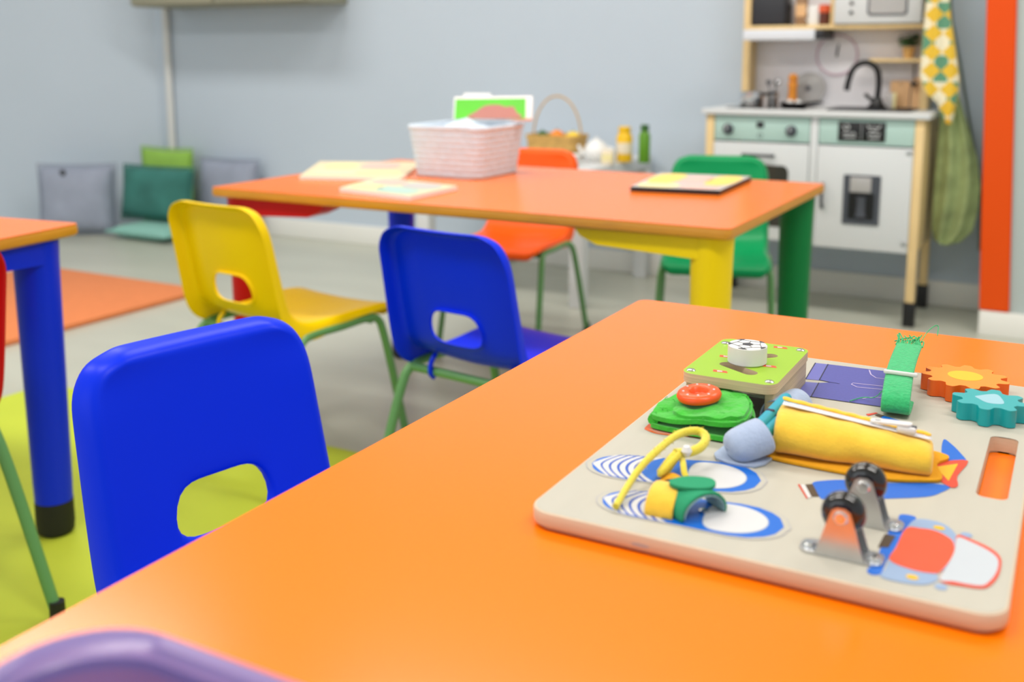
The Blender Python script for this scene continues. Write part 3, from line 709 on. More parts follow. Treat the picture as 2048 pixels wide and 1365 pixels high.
# slider and pull tab
b = B(); p = zpt(PLn-.018, .0225, .0040); box(b, p.x-.006, p.x+.006, p.y-.0038, p.y+.0038, p.z-.0026, p.z+.0018, .0012)
box(b, p.x-.0028, p.x+.0028, p.y-.0016, p.y+.0016, p.z+.0018, p.z+.0034, .0006)
sl = bobj('zip_slider', b, 'plastic_white', parent=po, label='white zip slider with pull tab')
b = B(); a = zpt(PLn-.040, .0245, .0035); c = zpt(PLn-.016, .0225, .0072)
o = [(x, y) for x, y in rrect(-.0135, .0135, -.0036, .0036, .0034, 6)]
plate(b, o, -.0007, .0007, holes=[ell(-.0085, 0, .0024, .0017, 12)])
dx = (c-a); rotm = dx.to_track_quat('X', 'Z').to_matrix()
for v in b.verts: v.co = (a+c)/2 + rotm @ v.co
bobj('pull_tab', b, 'plastic_white', parent=sl)
b = B(); box(b, p.x+.003, p.x+.0062, p.y-.0012, p.y+.0012, p.z+.0012, p.z+.0024); bobj('slider_gap', b, 'k_grey', parent=sl)

# light blue felt holder with two teal crayons
def arch(name, p0, p1, rx, rz, m, parent=None, label=None, a0=-8, a1=188, th=.0022, zc=0, skew=0, n=18, lean=0):
    """strip of cloth bowed over an axis from p0 to p1"""
    p0, p1 = Vector((*p0, ZB+zc)), Vector((*p1, ZB+zc)); ax = (p1-p0); nn = Vector((-ax.y, ax.x, 0)).normalized()
    b = B(); rows = []
    for i in range(6):
        c = p0+ax*i/5; r = []
        for k in range(n+1):
            t = math.radians(a0+(a1-a0)*k/n); r.append(c-nn*(rx*math.cos(t))+Vector((0, 0, rz*math.sin(t)))+ax.normalized()*lean*math.sin(t))
        rows.append(r)
    loft(b, rows, closed=False)
    return bobj(name, b, m, parent, label, subsurf=1, solid=th)
def cup(name, p0, p1, rad, m, label=None, th=.0020):
    # felt cup lying on the board, open at its raised far end
    p0, p1 = Vector(p0), Vector(p1); ax = (p1-p0).normalized(); sx_ = ax.cross(Vector((0, 0, 1))).normalized(); up = sx_.cross(ax).normalized(); rows = []
    for f, g in ((-.14, .01), (-.12, .45), (-.04, .80), (.10, .95), (.35, 1.), (.65, 1.02), (1., 1.04)):
        r = []
        for k_ in range(24):
            t = 2*PI*k_/24; q = p0+(p1-p0)*f+(sx_*math.cos(t)*1.12+up*math.sin(t)*.92)*rad*g
            q.z = max(q.z, ZB+.0012); r.append(q)
        rows.append(r)
    b = B(); loft(b, rows)
    return bobj(name, b, m, None, label, subsurf=1, solid=th)
hold = cup('crayon_holder', (-.1940, .6690, .5712), (-.1765, .6850, .5790), .0122, 'felt_blue', label='light blue felt cup holding two crayons')
arch('holder_loop', (-.1885, .7580), (-.1800, .7960), .0130, .0150, 'felt_blue', parent=hold, zc=.0015)
b = B(); plate(b, cr([(-.2080, .6720), (-.1900, .6600), (-.1720, .6700), (-.1700, .7250), (-.1730, .7860), (-.1880, .7990), (-.2010, .7850), (-.1990, .7300)], 3), ZB+.0004, ZB+.0018); bobj('holder_base', b, 'felt_blue', parent=hold)
for (x0, y0, z0), (x1, y1, z1) in (((-.1870, .6780, .5765), (-.1775, .7480, .5870)), ((-.1810, .6800, .5740), (-.1710, .7460, .5830))):
    b = B(); d = Vector((x1-x0, y1-y0, z1-z0)); rm = d.to_track_quat('Z', 'X').to_matrix(); L = d.length
    lathe(b, [(0, 0), (.0036, .0004), (.0044, .0014), (.0044, L-.004), (.0034, L), (0, L)], (x0, y0, z0), 20, axis=rm)
    cy_ = bobj('crayon', b, 'teal_rod', parent=hold)
    b = B(); c = Vector((x0, y0, z0))+d*.55+Vector((0, 0, .0043)); lathe(b, [(0, .0003), (.0020, .0001), (.0026, -.0006)], c, 10, sx=1.4); bobj('crayon_mark', b, 'p_line', parent=cy_)

# yellow lace with bead
lc = [(-.2325, .5560, .5655), (-.2345, .5790, .5690), (-.2350, .5980, .5735), (-.2320, .6160, .5780), (-.2300, .6350, .5800), (-.2275, .6480, .5815), (-.2230, .6580, .5820), (-.2160, .6640, .5815), (-.2095, .6590, .5800), (-.2080, .6480, .5780), (-.2110, .6390, .5765), (-.2160, .6320, .5765), (-.2200, .6260, .5775)]
b = B(); tube(b, lc, .0030, 12, smooth=3, taper=(.72, 1.15)); la = bobj('lace', b, 'lace', label='fuzzy yellow lace tied in a loop')
b = B()
for i in range(260):
    p = smooth_path(lc, 3)[random.randrange(20, 90)]; d = Vector((random.gauss(0, 1), random.gauss(0, 1), random.gauss(0, 1))).normalized()
    tube(b, [p+d*.0018, p+d*.0036+Vector((random.gauss(0, .0006), random.gauss(0, .0006), 0))], .00018, 4, smooth=0)
fz2 = bobj('lace_fluff', b, 'lace', parent=la); fz2['kind'] = 'stuff'
b = B(); tube(b, [(-.2160, .6230, .5790), (-.2200, .6140, .5740), (-.2240, .6080, .5680), (-.2270, .6180, .5660), (-.2240, .6280, .5700), (-.2190, .6260, .5760)], .0021, 10, smooth=3); bobj('lace_loop', b, 'lace', parent=la)
b = B(); tube(b, [(-.2150, .6260, .5740), (-.2120, .6190, .5740), (-.2090, .6130, .5700), (-.2060, .6120, .5670)], .0021, 10, smooth=3); bobj('lace_end', b, 'lace', parent=la)
b = B(); tube(b, [(-.2250, .6150, .5660), (-.2220, .6230, .5730), (-.2190, .6300, .5770)], .0042, 10, smooth=2, taper=(1, .8)); bobj('lace_knot', b, 'lace', parent=la)
b = B(); loft(b, [[(-.2260+.026*i/8, .6150-.004*i/8+.003*math.sin(i), ZB+.001+.0065*math.sin(PI*i/8)) for i in range(9)], [(-.2235+.026*i/8, .6040-.002*i/8, ZB+.001+.0065*math.sin(PI*i/8)) for i in range(9)]], closed=False); bobj('lace_tab', b, 'felt_amber', parent=la, solid=.0016, subsurf=1)
b = B(); lathe(b, [(0, -.004), (.0024, -.0032), (.004, 0), (.0024, .0032), (0, .004)], (-.2130, .6280, .5800), 18, sx=.9); bobj('bead', b, 'plastic_white', parent=la)

# green and yellow touch strap on the lower shoe
st = arch('touch_strap', (-.1975, .5830), (-.1815, .5725), .0165, .0122, 'felt_teal', label='green touch strap closed into a loop', a0=-14, a1=194, zc=.0030, th=.0020)
arch('strap_lining', (-.1973, .5828), (-.1809, .5721), .0150, .0108, 'velcro', parent=st, a0=-10, a1=190, zc=.0030, th=.0010)
arch('yellow_strap', (-.2165, .5760), (-.1985, .5770), .0165, .0115, 'felt_yellow', parent=st, label='yellow strap end', a0=-14, a1=194, zc=.0020, th=.0022)
b = B(); tab = cr([(-.2060, .5790), (-.2030, .5725), (-.1930, .5720), (-.1820, .5780), (-.1800, .5870), (-.1860, .5930), (-.1990, .5890)], 4)
plate(b, tab, .5778, .5798); bobj('strap_tab', b, 'felt_teal', parent=st)
b = B(); lathe(b, [(.0030, 0), (.0030, .0006), (.0016, .0012), (0, .0012)], (-.1850, .5800, ZB+.0010), 14); bobj('rivet', b, 'chrome', parent=st)

# green webbing strap with a white buckle bar
def web(name, path, hw_, parent=None, label=None):
    b = B(); P = smooth_path(path, 3); sx = Vector((.99, .06, 0))
    loft(b, [[p-sx*hw_+Vector((0, 0, -.0004)), p-sx*hw_*.5, p, p+sx*hw_*.5, p+sx*hw_+Vector((0, 0, -.0004))] for p in P], closed=False)
    return bobj(name, b, 'webbing', parent, label, subsurf=1, solid=.0020)
wb = web('webbing_strap', [(-.1180, .9280, .5905), (-.1170, .8950, .5890), (-.1150, .8600, .5870), (-.1130, .8380, .5850), (-.1118, .8270, .5835), (-.1106, .8130, .5795), (-.1102, .8085, .5720), (-.1106, .8130, .5660), (-.1110, .8240, .5650), (-.1125, .8500, .5650)], .0108, label='green woven strap with a frayed end')
b = B(); box(b, -.1255, -.1000, .8440, .8468, .5868, .5900, .0010, rot=Matrix.Rotation(.02, 3, 'Z')); 
bobj('buckle', b, 'plastic_white', parent=wb, label='white buckle bar')
b = B()
for i in range(26):
    x = -.1288+.0216*i/25; y0 = .926
    tube(b, [(x, y0, .5900), (x+random.uniform(-.002, .002), y0+.008, .5915+random.uniform(0, .003)), (x+random.uniform(-.005, .005), y0+.013+random.uniform(-.003, .004), .5910+random.uniform(-.001, .006))], .0006, 6, smooth=1)
tube(b, [(-.1100, .932, .592), (-.1060, .952, .600), (-.0990, .962, .6040), (-.0985, .950, .5960)], .0004, 6)
tube(b, [(-.1060, .8290, .5838), (-.1200, .8200, .5830), (-.1290, .8350, .5680), (-.1400, .8480, .5640), (-.1480, .8330, .5635)], .0004, 6)
fr = bobj('frayed_threads', b, 'webbing', parent=wb); fr['kind'] = 'stuff'

# gears
def gear(name, c, r, n, z0, z1, top, side, label, phase=0, depth=.2):
    b = B(); o = []
    N = n*16
    for i in range(N):
        t = 2*PI*i/N; q = math.cos(n*t+phase); k = max(-1, min(1, q*1.6)); rr = r*(1-depth/2+depth/2*(k*.8+.2*q))
        o.append((c[0]+rr*math.cos(t), c[1]+rr*math.sin(t)))
    plate(b, o, z0, z1, mi=0, side_mi=1)
    return bobj(name, b, [top, side], label=label, angle=50)
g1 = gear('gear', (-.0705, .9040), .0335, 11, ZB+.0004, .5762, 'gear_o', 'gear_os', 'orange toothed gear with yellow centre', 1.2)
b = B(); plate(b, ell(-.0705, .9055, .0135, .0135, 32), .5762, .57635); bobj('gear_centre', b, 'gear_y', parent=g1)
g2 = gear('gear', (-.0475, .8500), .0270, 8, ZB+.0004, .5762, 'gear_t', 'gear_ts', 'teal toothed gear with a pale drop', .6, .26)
b = B(); plate(b, cr([(-.0585, .8520), (-.0555, .8560), (-.0490, .8630), (-.0440, .8650), (-.0405, .8580), (-.0375, .8440), (-.0440, .8400), (-.0500, .8410), (-.0550, .8470)], 3), .5762, .57635); bobj('gear_centre', b, 'gear_l', parent=g2)
b = B(); lathe(b, [(0, 0), (.004, 0), (.004, .006), (0, .006)], (-.0705, .904, ZB-.004), 12); bobj('gear_axle', b, 'wood_edge', parent=g1)

# caster wheels
def caster(cx, cy, label):
    """fork with the axle running away from the viewer, screws at both sides"""
    b = B(); z0 = ZB+.0002; ax_z = ZB+.0242
    plate(b, rrect(cx-.0225, cx+.0225, cy-.0085, cy+.0085, .006, 5), z0, z0+.0011, holes=[ell(cx-.0170, cy-.002, .002, .002, 10), ell(cx+.0180, cy-.002, .002, .002, 10)])
    for s in (-1, 1):
        o = [(-.0140, 0), (.0140, 0), (.0125, .0030), (.0062, .0240), (.0050, .0275), (.0022, .0295), (-.0022, .0295), (-.0050, .0275), (-.0062, .0240), (-.0125, .0030)]
        c = B(); plate(c, o, -.0006, .0006)
        for v in c.verts: v.co = Vector((cx+v.co.x, cy+s*.0078+v.co.z, z0+v.co.y))
        merge(b, c)
    f = bobj('caster_bracket', b, 'steel', label=label, angle=30)
    b = B()
    lathe(b, [(0, -.0068), (.0060, -.0068), (.0086, -.0060), (.0111, -.0042), (.0120, -.0018), (.0122, 0), (.0120, .0018), (.0111, .0042), (.0086, .0060), (.0060, .0068), (0, .0068)], (cx, cy, ax_z), 40, axis='Y')
    bobj('wheel', b, 'gloss_black', parent=f, label='glossy black wheel', angle=60)
    b = B(); lathe(b, [(0, -.0098), (.0030, -.0096), (.0040, -.0086), (.0040, .0086), (.0030, .0096), (0, .0098)], (cx, cy, ax_z), 16, axis='Y'); bobj('axle_pin', b, 'chrome', parent=f)
    for dx in (-.0170, .0180):
        b = B(); lathe(b, [(.0042, .0012), (.0040, .0020), (.0026, .0034), (.0010, .0036), (0, .0034)], (cx+dx, cy-.002, z0), 20); bobj('screw', b, 'chrome', parent=f)
caster(-.1005, .5660, 'zinc bracket of the nearer wheel')
caster(-.0975, .6150, 'zinc bracket of the farther wheel')

# ------------------------------------------------------------------ floor mats
b = B(); box(b, -3.58, -2.70, 1.60, 2.655, .0005, .018, .004); tag(obj('foam_mat', b, 'rug_o'), 'orange foam mat on the floor behind the left table', 'mat')
b = B(); box(b, -2.2975, -.70, .25, 1.700, .0002, .0012); tag(obj('foam_mat', b, 'rug_g'), 'lime green mat on the floor under the left table and chairs', 'mat')

# ------------------------------------------------------------------ cushions in the corner
def pillow(w_, h_, t_, n=14, sag=.0, seed=1):
    b = B(); rnd = random.Random(seed); ph = rnd.random()*6
    g = {}
    for side in (1, -1):
        for i in range(n+1):
            for j in range(n+1):
                u, v = i/n*2-1, j/n*2-1
                x, z = u*w_/2*(1-.05*(1-abs(v)**2)*0-.05*(1-v*v)*abs(u)**3*-0), v*h_/2
                x *= 1-.04*(1-v*v); z *= 1-.04*(1-u*u)
                y = t_/2*((1-u**4)*(1-v**4))**.55*(1+.07*math.sin(5*u+ph)*math.cos(4*v+ph))
                edge = i in (0, n) or j in (0, n)
                if edge and side == -1: g[(side, i, j)] = g[(1, i, j)]
                else: g[(side, i, j)] = b.verts.new((x, -side*y, z+h_/2))
        for i in range(n):
            for j in range(n):
                b.faces.new([g[(side, *q)] for q in ((i, j), (i+1, j), (i+1, j+1), (i, j+1))])
    return b
def cushion(name, label, m, loc, w_, h_, t_, rz=0, tilt=0, seed=1, extra=None):
    b = pillow(w_, h_, t_, seed=seed)
    R_ = Matrix.Rotation(rz, 3, 'Z') @ Matrix.Rotation(tilt, 3, 'X')
    for v in b.verts: v.co = R_ @ v.co
    t = thing('cushion', label, 'cushion', loc, group='cushions along the walls')
    obj('cover', b, m, t, subsurf=1)
    # piping round the edge
    b = B(); pts = []
    for i in range(41):
        a = i/40*4; k = int(a) % 4; f = a-int(a); s = f*2-1
        u, v = ((s, -1), (1, s), (-s, 1), (-1, -s))[k]
        pts.append(R_ @ Vector((u*w_/2*(1-.04*(1-v*v)), 0, v*h_/2*(1-.04*(1-u*u))+h_/2)))
    tube(b, pts, .0045, 8, smooth=0); obj('piping', b, m, t)
    if extra: extra(t, R_)
    return t
def tuft(t, R_):
    b = B(); lathe(b, [(0, -.012), (.016, -.008), (.018, 0), (.012, .006), (0, .008)], R_ @ Vector((-.045, -.058, .295)), 16, axis='Y'); obj('button', b, 'k_grey', t)
cushion('cushion', 'grey cushion at the left end, leaning on the angled wall', 'cush_grey', (-4.125, 3.285, 0), .36, .335, .15, math.radians(33), -.06, 2, tuft)
cushion('cushion', 'grey cushion leaning on the back wall right of the teal cushion', 'cush_grey', (-3.52, 3.625, 0), .36, .36, .11, 0, -.10, 3)
cushion('cushion', 'pale mint cushion lying flat on the floor under the teal cushion', 'cush_mint', (-3.74, 3.270, .036), .38, .26, .068, 0, -PI/2, 4)
cushion('cushion', 'teal cushion standing on the mint cushion in the corner', 'cush_teal', (-3.775, 3.43, .0735), .43, .255, .12, math.radians(3), -.13, 5)
cushion('cushion', 'lime green cushion peeking out above the teal cushion', 'cush_lime', (-3.915, 3.64, .0), .34, .395, .07, math.radians(0), -.02, 6)

# ------------------------------------------------------------------ things on the middle table
t = thing('storage_basket', 'white woven basket on the middle table, cloth and books on top', 'basket', (-1.318, 2.18, HT))
def basket_side(bm, x, y, h, flare, th, rows, mi=0, bulge=0):
    out, inn = [], []
    N = rows*4
    for k in range(N+1):
        f = k/N; rip = .0022*abs(math.sin(PI*f*rows))
        def ring(off):
            o = []
            for (px, py) in rrect(-x-flare*f-off, x+flare*f+off, -y-flare*f-off, y+flare*f+off, .03, 6): o.append((px, py, .0005+f*h+(bulge*max(0, 1-(px/(x*.8)-.1)**2)*f*f if py < -y*.5 else 0)))
            return o
        out.append(ring(rip)); inn.append(ring(-th))
    loft(bm, out+inn[::-1]); return bm
b = B(); basket_side(b, .091, .100, .118, .014, .005, 9, bulge=.010); plate(b, rrect(-.089, .089, -.098, .098, .028, 5), .0005, .004); obj('basket_body', b, 'basket', t)
b = B(); rp = rrect(-.1050, .1050, -.1140, .1140, .032, 6)
tube(b, [(x, y, .1185+(.010*max(0, 1-(x/.0728-.1)**2) if y < -.05 else 0)) for x, y in rp+rp[:1]], .0052, 10, smooth=0); obj('rim', b, 'basket', t)

t = thing('cloth_bundle', 'crumpled white cloth filling the white basket up to its rim', 'cloth', (-1.318, 2.18, HT+.006))
hump = lambda x, y: .036*math.exp(-((x-.015)/.042)**2-((y+.052)/.032)**2)+.003*math.sin(x*90)*math.cos(y*70)
b = B(); rings = []
for k_ in range(17):
    f = k_/16; rings.append([(x*(1-f*f*.98), y*(1-f*f*.98), .004+.100*min(1, f*2.5)+hump(x*(1-f*f*.98), y*(1-f*f*.98))*min(1, f*1.6)) for x, y in rrect(-.080, .080, -.089, .089, .028, 6)])
loft(b, rings, caps=True); obj('bundle', b, 'basket', t)
def tilted(bm, R_, off=(0, 0, 0)):
    for v in bm.verts: v.co = R_ @ v.co + Vector(off)
    return bm
t = thing('picture_book', 'bright green picture book propped on top of the white basket', 'book', (-1.258, 2.200, HT+.1310), math.radians(24))
RB = Matrix.Rotation(-.62, 3, 'X') @ Matrix.Rotation(-.02, 3, 'Y')
b = B(); box(b, -.096, .096, -.006, .006, .0, .066, .002); obj('cover', tilted(b, RB), 'paper', t)
b = B(); box(b, -.092, .080, -.0072, -.006, .001, .058); obj('front_print', tilted(b, RB), 'book_g', t)
b = B(); plate(b, cr([(-.058, .002), (-.040, .022), (-.018, .038), (.014, .040), (.030, .034), (.050, .034), (.058, .018), (.066, .002)], 3), .0072, .0078)
for v in b.verts: v.co = Vector((v.co.x, -v.co.z, v.co.y))
obj('drawing', tilted(b, RB), 'book_b', t)
t = thing('picture_book', 'small white book behind the green picture book on the basket', 'book', (-1.330, 2.245, HT+.1310), math.radians(20))
b = B(); box(b, -.035, .035, -.007, .007, 0, .064, .003); obj('cover', tilted(b, Matrix.Rotation(-.3, 3, 'X')), 'dish', t)
b = B(); box(b, -.032, .032, -.005, .0075, .002, .0625); obj('pages', tilted(b, Matrix.Rotation(-.3, 3, 'X')), 'paper', t)

def board_game(label, quad, th, base, patches, side='paper', z=HT):
    cx, cy = sum(p[0] for p in quad)/4, sum(p[1] for p in quad)/4
    t = thing('puzzle_board', label, 'puzzle', (cx, cy, z))
    q = [(x-cx, y-cy) for x, y in quad]
    b = B(); plate(b, q, .0006, th, mi=0, side_mi=1); obj('tray', b, [base, side], t)
    L = lambda u, v: ((1-v)*((1-u)*Vector(q[0])+u*Vector(q[1]))+v*((1-u)*Vector(q[3])+u*Vector(q[2])))
    for (u0, v0, u1, v1, m) in patches:
        b = B(); o = [tuple(L(*c)) for c in ((u0, v0), (u1, v0), (u1, v1), (u0, v1))]
        o = cr(o, 3) if (u1-u0) < .5 else o
        plate(b, o, th, th+.0008); obj('puzzle_piece', b, m, t)
    return t
board_game('large pale flat puzzle lying left of the white basket', [(-1.601, 1.889), (-1.366, 1.961), (-1.53, 2.30), (-1.78, 2.186)], .008, 'sand',
   [(.10, .12, .45, .40, 'pale_green'), (.55, .15, .90, .40, 'pale_yellow'), (.15, .50, .40, .85, 'pale_yellow'), (.50, .55, .80, .88, 'pale_pink')])
board_game('flat puzzle tray in front of the white basket', [(-1.376, 1.752), (-1.169, 1.712), (-1.171, 1.895), (-1.41, 1.945)], .010, 'pale_green',
   [(.10, .10, .40, .42, 'pale_yellow'), (.45, .12, .85, .40, 'k_mint'), (.12, .55, .45, .90, 'pale_pink'), (.55, .52, .88, .90, 'grey_page')])
board_game('puzzle tray with yellow pictures on the right half of the middle table', [(-.838, 2.055), (-.652, 2.085), (-.666, 2.366), (-.877, 2.334)], .011, 'grey_page',
   [(.06, .35, .34, .90, 'mango'), (.40, .42, .66, .80, 'pale_pink'), (.70, .34, .95, .88, 'mango'), (.08, .05, .45, .26, 'pale_yellow'), (.55, .05, .90, .24, 'pale_pink')], side='k_black')

# ------------------------------------------------------------------ purple bin on the near table
t = thing('storage_bin', 'translucent purple plastic bin in the bottom left corner on the near table', 'bin', (-.152, .097, HT))
b = B(); rings = []
def br(o, z): return [(x, y, z) for x, y in rrect(-.150-o, .150+o, -.138-o, .138+o, .035, 8)]
rings = [br(-.026, .003), br(-.022, .0012), br(-.014, .003), br(-.010, .010), br(-.001, .074), br(.006, .078), br(.0075, .0775), br(.0075, .0745), br(.009, .0745), br(.009, .080), br(.0065, .083), br(.001, .0825), br(-.0025, .079), br(-.012, .011), br(-.016, .0055), br(-.026, .0045)]
loft(b, rings); plate(b, [(x, y) for x, y, z in br(-.026, 0)], .003, .0045); obj('bin_body', b, 'purple', t)
t = thing('toy_block', 'dark green toy block inside the purple bin', 'toy', (-.262, .190, HT+.0060), .4)
b = B(); box(b, -.018, .018, -.018, .018, 0, .030, .003); obj('block', b, 'leg_green', t)
b = B(); plate(b, ell(0, 0, .009, .009, 20), .030, .033); obj('stud', b, 'leg_green', t)

# ------------------------------------------------------------------ white side table with groceries
TW = .465
t = thing('side_table', 'low white table against the back wall carrying the toy groceries', 'table', (-1.75, 3.39, 0))
b = B(); box(b, -.33, .33, -.31, .31, TW-.045, TW, .004); obj('tabletop', b, 'k_white', t)
for sx in (-1, 1):
    for sy in (-1, 1):
        b = B(); x, y = sx*.303, sy*.283; box(b, x-.025, x+.025, y-.025, y+.025, .0005, TW-.045, .003); obj('leg', b, 'k_white', t)
def at(o, x, y, z): o.location = (x, y, z); return o
t = thing('wicker_basket', 'natural wicker basket with tall handle on the white table', 'basket', (-1.70, 3.45, TW))
b = B(); rings = []
for k in range(21):
    f = k/20; r = .0025*abs(math.sin(PI*f*6)); rings.append([(x, y, .0005+f*.085) for x, y in rrect(-.085-.02*f-r, .085+.02*f+r, -.055-.015*f-r, .055+.015*f+r, .03, 6)])
rings += [[(x, y, z) for x, y in rrect(-.10, .10, -.065, .065, .028, 6)] for z in (.085, .03)]
loft(b, rings); plate(b, rrect(-.085, .085, -.055, .055, .03, 6), .0005, .03); obj('basket_body', b, 'wicker', t)
b = B(); tube(b, [(-.098*math.cos(a), 0, .07+.155*math.sin(a)) for a in [PI*i/20 for i in range(21)]], .0035, 8, smooth=1); obj('handle', b, 'wicker', t)
def fruit(name, label, m, x, y, z, r, stretch=1):
    t = thing(name, label, 'toy fruit', (x, y, z))
    b = B(); lathe(b, [(0, -r), (r*.5, -r*.87), (r*.87, -r*.5), (r, 0), (r*.87, r*.5), (r*.5, r*.87), (0, r*.96)], (0, 0, 0), 20, sx=stretch); obj('fruit_body', b, m, t)
    b = B(); lathe(b, [(.003, 0), (.002, .006), (0, .006)], (0, 0, r*.92), 8); obj('stem', b, 'leaf', t)
    return t
fruit('toy_orange', 'toy orange in the wicker basket', 'fruit_o', -1.69, 3.43, TW+.078, .026)
fruit('toy_lemon', 'toy lemon in the wicker basket', 'fruit_y', -1.635, 3.45, TW+.076, .023, 1.25)
fruit('toy_lime', 'dark green toy fruit at the left end of the wicker basket', 'leaf', -1.755, 3.44, TW+.074, .024)
def crock(name, label, cat, prof, x, y, m, extra=(), rz=0, z=TW):
    t = thing(name, label, cat, (x, y, z+.0003), rz); b = B(); lathe(b, prof, (0, 0, 0), 28); obj(name.split('_')[-1]+'_body', b, m, t)
    for nm, pr, mm in extra: b = B(); lathe(b, pr, (0, 0, 0), 28); obj(nm, b, mm, t)
    return t
crock('toy_bowl', 'white toy bowl beside the wicker basket behind the orange chair', 'bowl', [(0, 0), (.025, 0), (.027, .004), (.042, .022), (.050, .042), (.046, .042), (.038, .022), (.024, .006), (0, .006)], -1.745, 3.24, 'dish', [('foot_ring', [(.022, -.0002), (.027, -.0002), (.027, .003), (.022, .003)], 'dish')])
crock('toy_bowl', 'white toy bowl right above the orange chair back', 'bowl', [(0, 0), (.022, 0), (.024, .004), (.040, .018), (.048, .034), (.044, .034), (.036, .018), (.022, .005), (0, .005)], -1.555, 3.24, 'dish', [('foot_ring', [(.020, -.0002), (.025, -.0002), (.025, .003), (.020, .003)], 'dish')])
t = crock('toy_teapot', 'white toy teapot left of the yellow jar', 'teapot', [(0, 0), (.026, 0), (.040, .014), (.046, .032), (.042, .052), (.030, .064), (0, .066)], -1.51, 3.38, 'dish', [('lid', [(.028, .064), (.022, .073), (.008, .077), (.008, .084), (0, .087)], 'dish')])
b = B(); tube(b, [(-.040, 0, .022), (-.062, 0, .032), (-.070, 0, .056)], .007, 10, taper=(1.2, .7)); obj('spout', b, 'dish', t)
b = B(); tube(b, [(.040, 0, .050), (.066, 0, .050), (.066, 0, .022), (.040, 0, .018)], .0045, 8); obj('handle', b, 'dish', t)
t = thing('toy_carton', 'small cream carton in front of the yellow jar', 'carton', (-1.435, 3.31, TW+.0003), .2)
b = B(); box(b, -.020, .020, -.016, .016, 0, .050, .002); obj('carton_body', b, 'cream', t)
b = B(); box(b, -.019, .019, -.0168, -.0160, .012, .036); obj('carton_label', b, 'pale_yellow', t)
crock('toy_jar', 'yellow toy jar with cream label on the white table', 'jar', [(0, 0), (.026, 0), (.028, .004), (.028, .088), (.020, .104), (0, .104)], -1.42, 3.42, 'jar_y', [('jar_label', [(.0284, .030), (.0286, .032), (.0286, .066), (.0284, .068)], 'cream'), ('lid', [(.0205, .100), (.0215, .102), (.0215, .122), (.019, .124), (0, .124)], 'jar_y')])
crock('toy_bottle', 'slim green toy bottle beside the yellow jar', 'bottle', [(0, 0), (.018, 0), (.020, .004), (.020, .096), (.012, .112), (0, .112)], -1.345, 3.42, 'jar_g', [('cap', [(.0125, .110), (.0145, .112), (.0145, .132), (0, .134)], 'leaf')])

# ------------------------------------------------------------------ play kitchen
KO = Vector((-.76, 3.53, 0))
kt = thing('play_kitchen', 'white and mint toy kitchen with wooden posts against the back wall', 'toy kitchen', tuple(KO))
def k(name, bm, m, parent=None, label=None, **kw):
    for v in bm.verts: v.co -= KO
    return obj(name, bm, m, parent or kt, label, **kw)
def kb(name, m, x0, x1, y0, y1, z0, z1, bev=.002, parent=None, label=None):
    b = B(); box(b, x0, x1, y0, y1, z0, z1, bev); return k(name, b, m, parent, label)
for nm, x0, x1 in (('front_leg', -1.105, -1.078), ('front_leg', -.450, -.423)):
    lg = kb(nm, 'pine', x0, x1, 3.362, 3.389, .07, .645); kb('foot', 'k_black', x0-.004, x1+.004, 3.358, 3.393, .0005, .078, .003, lg, 'black foot block')
for nm, x0, x1 in (('back_leg', -1.105, -1.078), ('back_leg', -.450, -.423)):
    lg = kb(nm, 'pine', x0, x1, 3.655, 3.682, .07, .645); kb('foot', 'k_black', x0-.004, x1+.004, 3.651, 3.686, .0005, .078, .003, lg, 'black foot block')
kb('worktop', 'k_white', -1.118, -.408, 3.348, 3.694, .645, .663, .003, label='white worktop')
kb('side_panel', 'k_white', -1.103, -1.082, 3.389, 3.655, .235, .645); kb('side_panel', 'pine', -.446, -.426, 3.389, 3.655, .235, .645)
kb('base_shelf', 'k_white', -1.08, -.448, 3.385, 3.68, .235, .248)
kb('back_board', 'k_white', -1.08, -.448, 3.672, 3.680, .248, .645)
kb('divider', 'k_white', -.762, -.738, 3.363, 3.672, .235, .645)
cp = kb('control_panel', 'k_mint', -1.076, -.764, 3.364, 3.376, .561, .642, label='mint control panel with knobs')
for x in (-1.030, -.823):
    b = B(); lathe(b, [(.018, 0), (.018, .004), (.013, .006), (.012, .022), (.010, .024), (0, .024)], (x, 3.364, .5975), 24, axis=Matrix.Rotation(PI/2, 3, 'X')); kn = k('knob', b, 'k_grey', cp, 'dark grey knob')
    b = B(); box(b, x-.002, x+.002, 3.338, 3.341, .598, .609); k('pointer', b, 'k_white', kn)
b = B(); box(b, -.936, -.912, 3.3625, 3.364, .604, .624, .001); k('display', b, 'k_dgrey', cp)
b = B(); plate(b, ell(0, 0, .008, .008, 20), 0, .0012, holes=[ell(0, 0, .0062, .0062, 20)])
for v in b.verts: v.co = Vector((-.923+v.co.x, 3.364-v.co.z, .580+v.co.y))
k('timer_ring', b, 'k_grey', cp)
mp = kb('control_panel', 'k_mint', -.736, -.451, 3.364, 3.376, .561, .642, label='plain mint panel with chalkboard')
cbd = kb('chalkboard', 'k_black', -.677, -.535, 3.361, 3.364, .572, .633, .001, mp, 'black chalkboard with white chalk drawings')
def chalk(pts, w_=.003):
    b = B(); plate(b, ribbon(pts, w_), 0, .0005)
    for v in b.verts: v.co = Vector((v.co.x, 3.361-v.co.z, v.co.y))
    return b
b = B()
